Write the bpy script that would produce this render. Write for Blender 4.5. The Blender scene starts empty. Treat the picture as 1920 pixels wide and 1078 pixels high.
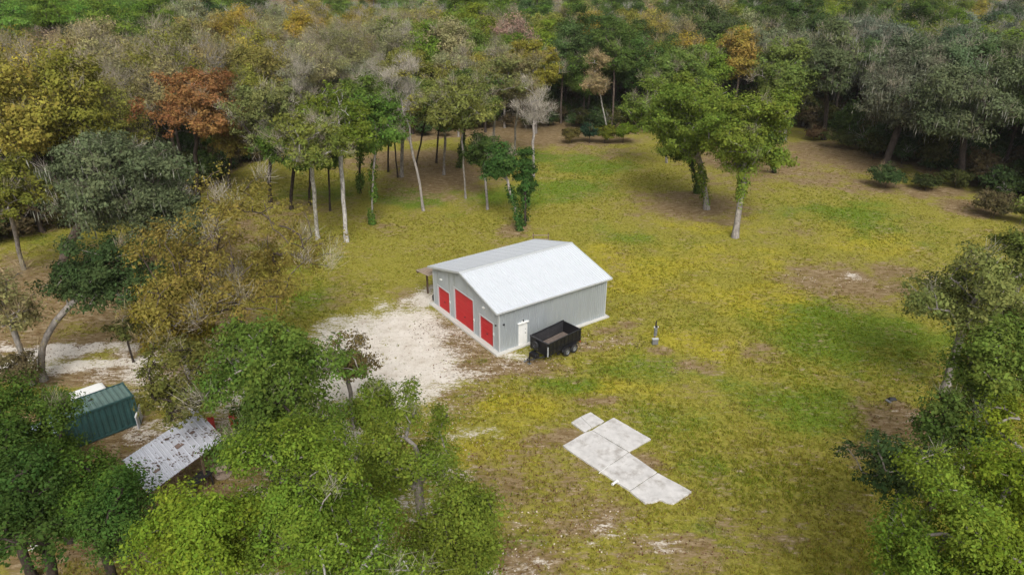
import bpy, math, random
import numpy as np
from mathutils import Vector, Matrix

# ------------------------------------------------------------------ camera, sky, sun, exposure
sc = bpy.context.scene
COL = sc.collection
CAM_H, PITCH, FPX = 27.9, 0.438, 1290.0
cam_d = bpy.data.cameras.new('camera'); cam = bpy.data.objects.new('camera', cam_d); COL.objects.link(cam)
cam.location = (0, 0, CAM_H); cam.rotation_euler = (math.pi / 2 - PITCH, 0, 0)
cam_d.sensor_width = 36; cam_d.lens = 36 * FPX / 1920; cam_d.clip_end = 4000; cam_d.clip_start = 0.5
sc.camera = cam
SUN_EL, SUN_AZ = math.radians(47), math.radians(174)      # azimuth clockwise from +Y
world = bpy.data.worlds.new('World'); sc.world = world; world.use_nodes = True
wn, wl = world.node_tree.nodes, world.node_tree.links
bg = wn['Background']; sky = wn.new('ShaderNodeTexSky'); sky.sky_type = 'NISHITA'
sky.sun_disc = False; sky.sun_elevation = SUN_EL; sky.sun_rotation = SUN_AZ; sky.dust_density = 6; sky.air_density = 1.0; sky.ozone_density = 0.5
hs = wn.new('ShaderNodeHueSaturation'); hs.inputs['Saturation'].default_value = 0.20      # overcast: nearly colourless
wl.new(sky.outputs[0], hs.inputs['Color']); wl.new(hs.outputs[0], bg.inputs['Color']); bg.inputs['Strength'].default_value = 0.125
sl = bpy.data.lights.new('sun', 'SUN'); sl.energy = 1.4; sl.angle = math.radians(28); sl.color = (1.0, 0.955, 0.88)
so = bpy.data.objects.new('sun', sl); COL.objects.link(so)
so.rotation_euler = (math.pi / 2 - SUN_EL, 0, -SUN_AZ + math.pi)
so.location = (0, 0, 80)
sc.view_settings.view_transform = 'Standard'; sc.view_settings.look = 'None'
sc.view_settings.gamma = 1; sc.view_settings.use_curve_mapping = False
sc.view_settings.exposure = 0.38
try: sc.cycles.max_bounces = 6; sc.cycles.diffuse_bounces = 3; sc.cycles.transmission_bounces = 3
except Exception: pass

HAZE = 0.00013
# ------------------------------------------------------------------ helpers
def at(px, py, z=0.0):
    """ground (or height z) position of a point of the photograph, in metres"""
    d = np.array([(px - 960) / FPX, math.cos(PITCH) - (py - 539) / FPX * math.sin(PITCH),
                  -math.sin(PITCH) - (py - 539) / FPX * math.cos(PITCH)])
    t = (z - CAM_H) / d[2]
    return np.array([d[0] * t, d[1] * t])

def to_px(x, y, z=0.0):
    dz = z - CAM_H
    c = y * math.cos(PITCH) - dz * math.sin(PITCH); v = y * math.sin(PITCH) + dz * math.cos(PITCH)
    c = np.maximum(c, 0.5)
    return 960 + FPX * x / c, 539 - FPX * v / c

def link(o, parent=None):
    COL.objects.link(o)
    if parent is not None: o.parent = parent
    return o

def tag(o, label=None, cat=None, group=None, kind=None):
    if label: o['label'] = label
    if cat: o['category'] = cat
    if group: o['group'] = group
    if kind: o['kind'] = kind
    return o

def empty(name, loc, rz=0.0, label=None, cat=None, group=None):
    o = bpy.data.objects.new(name, None); o.empty_display_size = 0.3
    o.location = loc; o.rotation_euler = (0, 0, rz); link(o)
    return tag(o, label, cat, group)

def np_mesh(name, V, F, mat=None, attrs=None, smooth=False):
    me = bpy.data.meshes.new(name); V = np.asarray(V, np.float32); F = np.asarray(F, np.int32)
    k = F.shape[1]; me.vertices.add(len(V)); me.vertices.foreach_set('co', V.ravel())
    me.loops.add(F.size); me.loops.foreach_set('vertex_index', F.ravel())
    me.polygons.add(len(F)); me.polygons.foreach_set('loop_start', np.arange(0, F.size, k, dtype=np.int32))
    if smooth: me.polygons.foreach_set('use_smooth', np.ones(len(F), bool))
    me.update(calc_edges=True)
    for n, a in (attrs or {}).items():
        at_ = me.attributes.new(n, 'FLOAT', 'POINT'); at_.data.foreach_set('value', np.asarray(a, np.float32))
    if mat: me.materials.append(mat)
    return me

class MB:
    """collects boxes, prisms, tubes; build() links them as one mesh object"""
    def __init__(s): s.v = []; s.f = []
    def add(s, V, F):
        b = len(s.v); s.v += [tuple(map(float, p)) for p in V]; s.f += [tuple(b + i for i in q) for q in F]; return s
    def box(s, a, b, bev=0.0):
        x0, y0, z0 = [min(p, q) for p, q in zip(a, b)]; x1, y1, z1 = [max(p, q) for p, q in zip(a, b)]
        V = [(x0,y0,z0),(x1,y0,z0),(x1,y1,z0),(x0,y1,z0),(x0,y0,z1),(x1,y0,z1),(x1,y1,z1),(x0,y1,z1)]
        return s.add(V, [(3,2,1,0),(4,5,6,7),(0,1,5,4),(1,2,6,5),(2,3,7,6),(3,0,4,7)])
    def prism(s, pts, z0, z1):
        n = len(pts); ar = sum(pts[i][0]*pts[(i+1)%n][1]-pts[(i+1)%n][0]*pts[i][1] for i in range(n))
        if ar < 0: pts = pts[::-1]
        V = [(p[0], p[1], z0) for p in pts] + [(p[0], p[1], z1) for p in pts]
        return s.add(V, [tuple(range(n-1,-1,-1)), tuple(range(n, 2*n))] + [(i,(i+1)%n,n+(i+1)%n,n+i) for i in range(n)])
    def tube(s, p, q, r, r2=None, k=8, caps=True):
        p, q = Vector(p), Vector(q); r2 = r if r2 is None else r2
        d = (q - p).normalized(); a = d.orthogonal().normalized(); b = d.cross(a)
        V = []
        for c, rr in ((p, r), (q, r2)):
            for i in range(k):
                t = 2*math.pi*i/k; V.append(c + a*math.cos(t)*rr + b*math.sin(t)*rr)
        F = [(i,(i+1)%k,k+(i+1)%k,k+i) for i in range(k)]
        if caps: F += [tuple(range(k-1,-1,-1)), tuple(range(k,2*k))]
        return s.add(V, F)
    def lathe(s, prof, c, axis='z', k=20):
        """prof: (radius, height) list"""
        V = []; F = []; m = len(prof)
        for r, h in prof:
            for i in range(k):
                t = 2*math.pi*i/k; x, y = r*math.cos(t), r*math.sin(t)
                P = (x,y,h) if axis=='z' else ((x,h,y) if axis=='y' else (h,x,y))
                V.append((c[0]+P[0], c[1]+P[1], c[2]+P[2]))
        for j in range(m-1):
            for i in range(k): F.append((j*k+i, j*k+(i+1)%k, (j+1)*k+(i+1)%k, (j+1)*k+i))
        return s.add(V, F)
    def build(s, name, mat, parent=None, bevel=0, smooth=False):
        me = bpy.data.meshes.new(name); me.from_pydata(s.v, [], s.f); me.materials.append(mat); me.update()
        if smooth: me.polygons.foreach_set('use_smooth', [True]*len(me.polygons))
        o = bpy.data.objects.new(name, me); link(o, parent)
        if bevel:
            m = o.modifiers.new('bevel', 'BEVEL'); m.width = bevel; m.segments = 1; m.limit_method = 'ANGLE'
        return o

# ------------------------------------------------------------------ materials
def mat_new(name):
    m = bpy.data.materials.new(name); m.use_nodes = True
    return m, m.node_tree.nodes, m.node_tree.links, m.node_tree.nodes['Principled BSDF']

def simple(name, col, rough=0.6, metal=0.0, var=0.15, scale=3.0, bump=0.0, dirt=None, spec=0.5, zs=1.0):
    m, n, l, p = mat_new(name)
    p.inputs['Roughness'].default_value = rough; p.inputs['Metallic'].default_value = metal
    p.inputs['Specular IOR Level'].default_value = spec
    tc = n.new('ShaderNodeTexCoord'); mp = n.new('ShaderNodeMapping'); mp.inputs['Scale'].default_value = (1, 1, zs)
    l.new(tc.outputs['Object'], mp.inputs['Vector'])
    no = n.new('ShaderNodeTexNoise'); no.inputs['Scale'].default_value = scale; no.inputs['Detail'].default_value = 6; no.inputs['Roughness'].default_value = 0.65
    l.new(mp.outputs[0], no.inputs['Vector'])
    r = n.new('ShaderNodeValToRGB'); r.color_ramp.elements[0].position = 0.3; r.color_ramp.elements[1].position = 0.7
    c0 = tuple(c*(1-var) for c in col); c1 = tuple(min(1, c*(1+var)) for c in col)
    r.color_ramp.elements[0].color = (*c0, 1); r.color_ramp.elements[1].color = (*c1, 1)
    l.new(no.outputs['Fac'], r.inputs['Fac']); out = r.outputs['Color']
    if dirt:
        n2 = n.new('ShaderNodeTexNoise'); n2.inputs['Scale'].default_value = dirt[1]; n2.inputs['Detail'].default_value = 8; n2.inputs['Roughness'].default_value = 0.7
        l.new(mp.outputs[0], n2.inputs['Vector'])
        r2 = n.new('ShaderNodeValToRGB'); r2.color_ramp.elements[0].position = dirt[2]; r2.color_ramp.elements[1].position = dirt[2] + dirt[3]
        l.new(n2.outputs['Fac'], r2.inputs['Fac'])
        mx = n.new('ShaderNodeMixRGB'); mx.inputs['Color2'].default_value = (*dirt[0], 1)
        l.new(r2.outputs['Color'], mx.inputs['Fac']); l.new(out, mx.inputs['Color1']); out = mx.outputs['Color']
    l.new(out, p.inputs['Base Color'])
    if bump:
        b = n.new('ShaderNodeBump'); b.inputs['Strength'].default_value = bump; b.inputs['Distance'].default_value = 0.03
        l.new(no.outputs['Fac'], b.inputs['Height']); l.new(b.outputs[0], p.inputs['Normal'])
    return m

M = {
 'wall':   simple('galvalume_wall', (0.385, 0.42, 0.445), 0.34, 0.35, 0.06, 0.8, zs=0.3, dirt=((0.27,0.26,0.23), 2.2, 0.62, 0.3)),
 'roof':   simple('white_roof', (0.62, 0.65, 0.69), 0.32, 0.2, 0.025, 0.5, dirt=((0.56,0.58,0.60), 1.1, 0.58, 0.35)),
 'trim':   simple('light_trim', (0.47, 0.49, 0.50), 0.4, 0.1, 0.05),
 'soffit': simple('rafter_wood', (0.09, 0.075, 0.06), 0.8),
 'red':    simple('red_door', (0.45, 0.014, 0.018), 0.38, 0.0, 0.08, 1.2, zs=3, dirt=((0.40,0.03,0.025), 3.0, 0.6, 0.3)),
 'white':  simple('white_paint', (0.74, 0.74, 0.72), 0.4, 0.0, 0.05, dirt=((0.5,0.48,0.43), 5.0, 0.58, 0.2)),
 'dark':   simple('dark_plastic', (0.02, 0.02, 0.022), 0.5),
 'black':  simple('black_steel', (0.012, 0.012, 0.014), 0.28, 0.0, 0.3, 4.0, dirt=((0.045,0.04,0.035), 5.0, 0.6, 0.3)),
 'blackin':simple('worn_black_steel', (0.03, 0.03, 0.034), 0.5, 0.0, 0.5, 6.0, dirt=((0.11,0.10,0.10), 4.0, 0.56, 0.2)),
 'tyre':   simple('tyre_rubber', (0.02, 0.02, 0.021), 0.8),
 'rim':    simple('steel_rim', (0.30, 0.31, 0.32), 0.35, 0.7),
 'floorwood': simple('plank_wood', (0.135, 0.105, 0.088), 0.85, 0.0, 0.3, 5.0, zs=1),
 'concrete': simple('concrete', (0.52, 0.505, 0.49), 0.85, 0.0, 0.16, 1.6, bump=0.15, dirt=((0.27,0.245,0.215), 1.1, 0.50, 0.22)),
 'slab':   simple('foundation_concrete', (0.50, 0.49, 0.46), 0.8, 0.0, 0.08, 1.5, dirt=((0.34,0.30,0.25), 2.5, 0.6, 0.2)),
 'wood':   simple('weathered_post', (0.12, 0.075, 0.05), 0.85, 0.0, 0.3, 6.0),
 'wood2':  simple('pale_timber', (0.28, 0.22, 0.165), 0.85, 0.0, 0.3, 6.0),
 'teal':   simple('green_steel', (0.024, 0.068, 0.066), 0.5, 0.0, 0.25, 1.6, dirt=((0.07,0.055,0.035), 1.5, 0.62, 0.2)),
 'tealr':  simple('faded_green_steel', (0.095, 0.15, 0.135), 0.6, 0.0, 0.2, 1.3, dirt=((0.07,0.07,0.05), 2.6, 0.58, 0.12)),
 'tin':    simple('old_tin', (0.56, 0.575, 0.64), 0.45, 0.2, 0.08, 1.5, dirt=((0.30,0.27,0.27), 1.8, 0.6, 0.2)),
 'rust':   simple('rusty_tin', (0.17, 0.12, 0.10), 0.8, 0.0, 0.3, 5.0),
 'bluetin':simple('blue_grey_tin', (0.30, 0.37, 0.42), 0.5, 0.2, 0.1, 2.0),
 'grey':   simple('grey_steel', (0.22, 0.23, 0.24), 0.45, 0.4),
 'glass':  simple('dark_glass', (0.015, 0.018, 0.02), 0.08, 0.0, 0.05),
 'redm':   simple('faded_red', (0.45, 0.03, 0.02), 0.5, 0.0, 0.2, 3.0),
 'stone':  simple('pale_limestone', (0.52, 0.48, 0.42), 0.9, 0.0, 0.2, 6.0, bump=0.5),
}

def bark_mat(name, c0, c1):
    m, n, l, p = mat_new(name); p.inputs['Roughness'].default_value = 0.9; p.inputs['Specular IOR Level'].default_value = 0.2
    tc = n.new('ShaderNodeTexCoord'); mp = n.new('ShaderNodeMapping'); mp.inputs['Scale'].default_value = (2.2, 2.2, 0.8)
    l.new(tc.outputs['Object'], mp.inputs['Vector'])
    no = n.new('ShaderNodeTexNoise'); no.inputs['Scale'].default_value = 2.0; no.inputs['Detail'].default_value = 8; no.inputs['Roughness'].default_value = 0.75
    l.new(mp.outputs[0], no.inputs['Vector']); r = n.new('ShaderNodeValToRGB')
    r.color_ramp.elements[0].position = 0.36; r.color_ramp.elements[1].position = 0.64
    r.color_ramp.elements[0].color = (*c0, 1); r.color_ramp.elements[1].color = (*c1, 1)
    l.new(no.outputs['Fac'], r.inputs['Fac']); l.new(r.outputs[0], p.inputs['Base Color'])
    b = n.new('ShaderNodeBump'); b.inputs['Strength'].default_value = 0.6; b.inputs['Distance'].default_value = 0.04
    l.new(no.outputs['Fac'], b.inputs['Height']); l.new(b.outputs[0], p.inputs['Normal'])
    return m
BARK = {'brown': bark_mat('brown_bark', (0.045,0.034,0.027), (0.16,0.125,0.10)),
        'grey': bark_mat('grey_bark', (0.13,0.115,0.10), (0.34,0.31,0.28)),
        'pale': bark_mat('pale_bark', (0.13,0.115,0.10), (0.56,0.54,0.50)),
        'dark': bark_mat('dark_bark', (0.018,0.014,0.012), (0.075,0.058,0.048))}

def leaf_mat(name, instancer=False, transl=0.3):
    m = bpy.data.materials.new(name); m.use_nodes = True; n, l = m.node_tree.nodes, m.node_tree.links; n.clear()
    out = n.new('ShaderNodeOutputMaterial'); ms = n.new('ShaderNodeMixShader'); ms.inputs[0].default_value = transl
    df = n.new('ShaderNodeBsdfDiffuse'); tr = n.new('ShaderNodeBsdfTranslucent')
    if instancer:
        a = n.new('ShaderNodeAttribute'); a.attribute_type = 'INSTANCER'; a.attribute_name = 'col'; c = a.outputs['Color']
    else:
        c = n.new('ShaderNodeObjectInfo').outputs['Color']
    t = n.new('ShaderNodeAttribute'); t.attribute_name = 'tint'       # natural leaf to leaf difference
    mr = n.new('ShaderNodeMapRange'); mr.inputs['To Min'].default_value = 0.5; mr.inputs['To Max'].default_value = 1.55
    l.new(t.outputs['Fac'], mr.inputs['Value'])
    h = n.new('ShaderNodeAttribute'); h.attribute_name = 'hue'
    mh = n.new('ShaderNodeMapRange'); mh.inputs['To Min'].default_value = 0.462; mh.inputs['To Max'].default_value = 0.524
    l.new(h.outputs['Fac'], mh.inputs['Value'])
    hsn = n.new('ShaderNodeHueSaturation'); hsn.inputs['Saturation'].default_value = 1.0
    l.new(mh.outputs[0], hsn.inputs['Hue']); l.new(mr.outputs[0], hsn.inputs['Value']); l.new(c, hsn.inputs['Color'])
    l.new(hsn.outputs[0], df.inputs['Color']); l.new(hsn.outputs[0], tr.inputs['Color'])
    l.new(df.outputs[0], ms.inputs[1]); l.new(tr.outputs[0], ms.inputs[2]); l.new(ms.outputs[0], out.inputs['Surface'])
    return m
LEAF = leaf_mat('leaves'); LEAF_I = leaf_mat('leaves_of_far_trees', True); TWIG = leaf_mat('twigs', False, 0.0)
MOSS = leaf_mat('spanish_moss', False, 0.2)

# ------------------------------------------------------------------ the ground
rng = np.random.default_rng(7)
def vnoise(x, y, s, seed):
    """value noise, -1..1"""
    r = np.random.default_rng(seed).random((256, 256)) * 2 - 1
    u, v = x / s, y / s; iu, iv = np.floor(u).astype(int), np.floor(v).astype(int); fu, fv = u - iu, v - iv
    fu, fv = fu*fu*(3-2*fu), fv*fv*(3-2*fv); g = lambda a, b: r[a % 256, b % 256]
    return (g(iu,iv)*(1-fu)+g(iu+1,iv)*fu)*(1-fv) + (g(iu,iv+1)*(1-fu)+g(iu+1,iv+1)*fu)*fv
def fbm(x, y, s, seed, o=4):
    return sum(vnoise(x, y, s/2**i, seed+i) * 0.5**i for i in range(o)) / 1.6

def blobs(x, y, lst):
    """lst of (px,py,rx,ry,w): ellipses lying on the ground"""
    out = np.zeros_like(x)
    for px, py, rx, ry, w in lst:
        c = at(px, py); ex = abs(at(px+rx, py)[0]-c[0]); ey = abs(at(px, py-ry)[1]-at(px, py+ry)[1])/2
        d = np.sqrt(((x-c[0])/ex)**2 + ((y-c[1])/ey)**2)
        out = np.maximum(out, w*np.clip(1.5-d, 0, 1))
    return out
SAND = [(130,650,190,13,1.1),(140,684,180,14,1.1),(60,668,90,22,.8),(738,655,140,92,1.3),(850,700,60,36,.7),(820,760,60,30,.62),(860,800,40,20,.6),(880,640,60,50,.55),(650,620,70,40,.9),(640,700,110,55,1.1),(760,720,100,45,1),(800,690,80,32,.85),(800,560,28,24,1.0),(770,575,40,20,.8),(740,600,60,22,.8),
        (700,800,120,70,.62),(560,800,160,80,.7),(760,900,90,110,.62),(700,1000,200,90,.6),(860,1040,60,40,.95),(600,900,200,120,.65),(880,1060,90,50,.9),(900,800,30,12,.5),
        (130,667,170,22,.62),(-100,665,180,26,.9),(300,700,120,30,.75),(420,740,120,40,.7),(260,745,50,14,.6),(300,810,80,32,.62),(250,860,60,30,.55),(470,680,200,40,.7),
        (860,655,50,26,.55),(905,690,50,22,.5),(960,665,60,16,.52),(1100,640,60,16,.5),(1740,780,46,16,.58),(1690,770,60,14,.45),(1760,525,45,13,.6),
        (1560,520,70,16,.42),(1500,330,40,9,.48),(1130,990,60,40,.50),(1000,960,60,30,.42),(1085,1010,70,36,.48),(980,1040,60,34,.46),(1230,1030,60,34,.36),(730,1130,500,60,.7),(1840,480,40,10,.4)]
LITTER = [(120,706,180,16,1.0),(300,700,80,30,.7),(860,625,60,34,1.0),(1600,530,130,46,.78),(1660,505,90,24,.6),(1410,300,120,40,.9),(1300,385,100,20,.7),(1480,430,80,12,.5),(1180,470,60,10,.35),(1390,760,60,16,.4),(1000,830,70,24,.55),(-100,560,250,80,1),(100,560,210,90,.95),(330,620,120,60,.9),(60,640,200,30,.9),(500,420,130,60,.62),(330,480,160,60,.8),(620,400,50,30,.4),(820,330,110,34,.95),(780,300,160,24,.9),(700,420,50,20,.5),(975,430,40,12,.8),
          (1060,255,140,22,.95),(1150,285,110,12,.6),(1290,380,110,32,.85),(1360,330,120,34,.55),(1430,300,90,32,.7),(1560,290,120,30,.95),(1500,330,110,20,.72),(1640,350,60,16,.9),(1750,360,90,14,.9),(1830,390,60,20,.9),
          (1600,530,120,40,.75),(1510,530,60,26,.5),(1420,660,50,18,.6),(1290,690,50,16,.75),(1330,670,40,12,.5),(1700,790,110,50,.78),(1640,860,80,44,.55),(1560,960,90,60,.4),(1770,700,80,30,.45),
          (840,620,60,30,1.0),(880,650,60,24,.9),(900,690,80,24,.85),(990,690,90,20,.85),(1110,640,80,18,.8),(860,740,60,30,.6),(1150,615,40,12,.6),
          (1060,830,40,22,.7),(1230,870,60,30,.65),(1120,760,60,12,.6),(1290,935,40,16,.8),(1010,900,110,60,.5),(1100,960,130,60,.62),(960,1040,130,60,.6),(1250,1040,160,50,.6),(1400,1000,120,60,.35),
          (220,850,150,80,.9),(150,950,260,120,1),(500,900,260,160,.8),(120,800,140,50,.8),(780,560,60,24,.6),(640,560,60,20,.45),(1228,655,24,10,.8),(1480,430,60,12,.3),(900,860,40,40,.35)]
GREEN = [(600,560,80,50,.75),(760,370,80,14,1),(700,360,160,24,.7),(560,480,110,50,.55),(1080,300,110,20,.8),(1030,360,110,30,.75),(760,500,120,20,.35),(1150,430,90,30,.5),
         (1620,640,170,70,.85),(1500,760,180,60,.75),(1560,700,110,50,.6),(1700,440,120,30,.7),(1560,400,150,24,.5),(1180,690,110,24,.5),(1060,720,80,20,.6),(1290,800,110,40,.45),(1330,870,70,40,.6),(1400,900,130,60,.5),(910,670,30,8,.6),
         (870,735,20,5,.9),(1480,600,110,30,.45),(1280,600,90,20,.3),(930,760,50,20,.4),(1350,1020,100,40,.4),(1420,210,80,14,.4),(1760,640,90,40,.5),(1000,1000,50,24,.4),(300,560,60,20,.3)]
YELLOW = [(1250,520,190,56,.6),(1300,640,120,40,.6),(1380,480,150,40,.62),(980,770,90,24,.8),(880,840,40,40,.7),(950,830,60,50,.5),(1180,730,120,20,.7),(1600,450,110,30,.55),(1450,560,120,50,.7),(1150,480,60,30,.6),(1260,740,120,30,.5),(1490,690,60,30,.4),(1350,420,120,24,.5),(1000,400,50,20,.3)]

EDGE = [(-900,620),(-300,520),(0,455),(130,430),(300,385),(390,352),(450,315),(540,285),(700,262),(900,255),(1000,240),(1060,238),(1130,252),(1260,232),(1400,225),(1500,238),(1570,258),(1640,300),(1740,325),(1830,345),(1900,385),(2050,430),(2400,520),(3000,700)]
# a fine grid over the clearing that grows coarser towards the horizon
def axis(lo, hi, step, far, n=26):
    a = list(np.arange(lo, hi + step/2, step)); d = step
    out_hi, out_lo, h, l_ = [], [], hi, lo
    while h < far: d *= 1.28; h += d; out_hi.append(h)
    d = step
    while l_ > -far: d *= 1.28; l_ -= d; out_lo.append(l_)
    return np.array(out_lo[::-1] + a + out_hi)
gx, gy = axis(-58, 60, 0.42, 2600), axis(12, 120, 0.42, 2600)
X, Y = np.meshgrid(gx, gy); xs, ys = X.ravel(), Y.ravel()
wx, wy = xs + 1.3*fbm(xs, ys, 5, 3), ys + 1.6*fbm(xs, ys, 5, 9)
def masks(x, y):
    u, v = x + 1.3*fbm(x, y, 5, 3), y + 1.6*fbm(x, y, 5, 9)
    f1, f2, f3 = fbm(x, y, 2.6, 21, 3), fbm(x, y*1.3, 1.7, 31, 3), fbm(x, y, 11, 41, 4)
    S = blobs(u, v, SAND); S = np.clip(S + (.42*f1+.25*f2)*(S > .02), 0, 1.2)
    Lt = np.clip(blobs(u, v, LITTER) + .40*f2 + .22*f3, 0, 1)
    G = np.clip(blobs(u, v, GREEN) + .45*fbm(x, y, 9, 44) + .35*f1, 0, 1)
    Yl = np.clip(blobs(u, v, YELLOW) + .40*fbm(x, y, 7, 55) - .35*f2, 0, 1)
    return S, Lt, G, Yl
A_s, A_l, A_g, A_y = masks(xs, ys)
def inside_np(x, y, poly):
    r_ = np.zeros(len(x), bool); j = len(poly)-1
    for i in range(len(poly)):
        yi, yj, xi, xj = poly[i][1], poly[j][1], poly[i][0], poly[j][0]
        c_ = ((yi > y) != (yj > y)); r_ ^= c_ & (x < (xj-xi)*(y-yi)/((yj-yi) if yj != yi else 1e-9)+xi); j = i
    return r_
edge_px = EDGE
clear = np.concatenate([np.array([at(a, b) for a, b in edge_px]), [[120, 5], [-120, 5]]])
wood = ~inside_np(wx + 2*fbm(xs, ys, 8, 71), wy + 3*fbm(xs, ys, 8, 72), clear)
A_l = np.where(wood, np.maximum(A_l, .9), A_l); A_g = np.where(wood, A_g*.2, A_g); A_y = np.where(wood, 0, A_y)
zz = (0.05*fbm(xs, ys, 7, 5) + 0.03*fbm(xs, ys, 1.6, 6)) - 0.05
nx, ny = len(gx), len(gy); I = np.arange(nx*ny).reshape(ny, nx)
F = np.stack([I[:-1,:-1].ravel(), I[:-1,1:].ravel(), I[1:,1:].ravel(), I[1:,:-1].ravel()], 1)

def ground_mat():
    m, n, l, p = mat_new('ground_grass_sand'); p.inputs['Roughness'].default_value = 0.95; p.inputs['Specular IOR Level'].default_value = 0.15
    tc = n.new('ShaderNodeTexCoord')
    def noise(s, d=5, r=0.6, stretch=None):
        x = n.new('ShaderNodeTexNoise'); x.inputs['Scale'].default_value = s; x.inputs['Detail'].default_value = d; x.inputs['Roughness'].default_value = r
        if stretch:
            mp = n.new('ShaderNodeMapping'); mp.inputs['Scale'].default_value = stretch; mp.inputs['Rotation'].default_value = (0,0,0.5)
            l.new(tc.outputs['Object'], mp.inputs[0]); l.new(mp.outputs[0], x.inputs['Vector'])
        else: l.new(tc.outputs['Object'], x.inputs['Vector'])
        return x.outputs['Fac']
    def attr(a):
        x = n.new('ShaderNodeAttribute'); x.attribute_name = a; return x.outputs['Fac']
    def math_(op, a, b, clamp=False):
        x = n.new('ShaderNodeMath'); x.operation = op; x.use_clamp = clamp
        for i, v in enumerate((a, b)):
            if isinstance(v, (int, float)): x.inputs[i].default_value = v
            else: l.new(v, x.inputs[i])
        return x.outputs[0]
    def ramp(f, stops):
        r = n.new('ShaderNodeValToRGB'); e = r.color_ramp.elements
        while len(e) < len(stops): e.new(0.5)
        for k, (pos, c) in enumerate(stops): e[k].position = pos; e[k].color = (*c, 1) if len(c) == 3 else c
        l.new(f, r.inputs[0]); return r.outputs[0]
    def mix(f, a, b):
        x = n.new('ShaderNodeMixRGB')
        l.new(f, x.inputs[0]); l.new(a, x.inputs[1]); l.new(b, x.inputs[2]); return x.outputs[0]
    def edge(w, nz, k, lo, hi):            # a mask whose border is broken up by noise
        v = math_('ADD', w, math_('MULTIPLY', math_('SUBTRACT', nz, 0.5), k))
        r = n.new('ShaderNodeMapRange'); r.interpolation_type = 'SMOOTHSTEP'; r.inputs['From Min'].default_value = lo; r.inputs['From Max'].default_value = hi; l.new(v, r.inputs[0]); return r.outputs[0]
    nf, nm, nb = noise(4.2, 6, 0.72), noise(0.9, 6, 0.7), noise(0.22, 5, 0.65)
    nf2, nl = noise(9.0, 4, 0.7), noise(1.7, 7, 0.75, (0.6, 1.7, 1))
    olive = ramp(nf, [(.28,(.120,.112,.016)),(.47,(.225,.212,.030)),(.62,(.305,.270,.055)),(.8,(.44,.37,.14))])
    green = ramp(nf, [(.28,(.045,.070,.008)),(.5,(.125,.190,.016)),(.72,(.22,.25,.036))])
    yellow = ramp(nf, [(.28,(.17,.13,.010)),(.5,(.32,.285,.026)),(.74,(.41,.355,.07))])
    brown = ramp(nl, [(.28,(.085,.045,.018)),(.45,(.180,.122,.055)),(.58,(.275,.205,.115)),(.72,(.48,.40,.29))])
    sand = ramp(nm, [(.25,(.44,.375,.30)),(.45,(.60,.55,.48)),(.75,(.70,.66,.60))])
    c = mix(edge(attr('yellow'), nl, 1.5, .30, .75), olive, yellow)
    c = mix(edge(attr('green'), nl, 1.5, .32, .80), c, green)
    # thin dry patches everywhere in the turf
    c = mix(edge(nb, nl, 1.6, .50, .86), c, brown)
    
    c = mix(edge(attr('litter'), nl, 1.7, .28, .78), c, brown)
    c = mix(edge(attr('sand'), math_('MULTIPLY', math_('ADD', nl, noise(5.5, 5, .75)), .5), 3.4, .50, 1.0), c, sand)
    dk = ramp(nf2, [(.30,(.55,.55,.55)),(.44,(1,1,1))])
    mm = n.new('ShaderNodeMixRGB'); mm.blend_type = 'MULTIPLY'; mm.inputs[0].default_value = 0.5; l.new(c, mm.inputs[1]); l.new(dk, mm.inputs[2])
    l.new(mm.outputs[0], p.inputs['Base Color'])
    b = n.new('ShaderNodeBump'); b.inputs['Strength'].default_value = 0.8; b.inputs['Distance'].default_value = 0.10
    l.new(math_('ADD', nf, math_('MULTIPLY', nm, 1.2)), b.inputs['Height']); l.new(b.outputs[0], p.inputs['Normal'])
    return m
gm = np_mesh('ground', np.stack([xs, ys, zz], 1), F, ground_mat(), {'sand': A_s, 'litter': A_l, 'green': A_g, 'yellow': A_y}, smooth=True)
ground = link(bpy.data.objects.new('ground', gm)); tag(ground, kind='structure')

# ------------------------------------------------------------------ the metal barn
AB = 0.97
O = np.array([-1.02, 47.3]); U = np.array([-math.cos(AB), math.sin(AB)]); W_ = np.array([math.sin(AB), math.cos(AB)])
RZ = math.pi/2 - AB
L, W, HW, RR, OV, OG, SLAB = 11.05, 10.65, 3.66, 1.38, 0.28, 0.38, 0.09
barn = empty('metal_barn', (O[0], O[1], 0), RZ, 'grey ribbed metal barn with white gabled roof and three red roll-up doors', 'barn')
slope = RR/(W/2)
def rib_profile(s0, s1, pitch=0.2286, d=0.032, phase=0.0):
    """(s, out) points of a ribbed sheet between s0 and s1"""
    pts = [(s0, 0.0)]; k = math.ceil((s0-phase)/pitch)
    while phase + k*pitch < s1 - 0.045:
        c = phase + k*pitch
        if c > s0 + 0.045: pts += [(c-0.04, 0), (c-0.016, d), (c+0.016, d), (c+0.04, 0)]
        k += 1
    return pts + [(s1, 0.0)]
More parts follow.
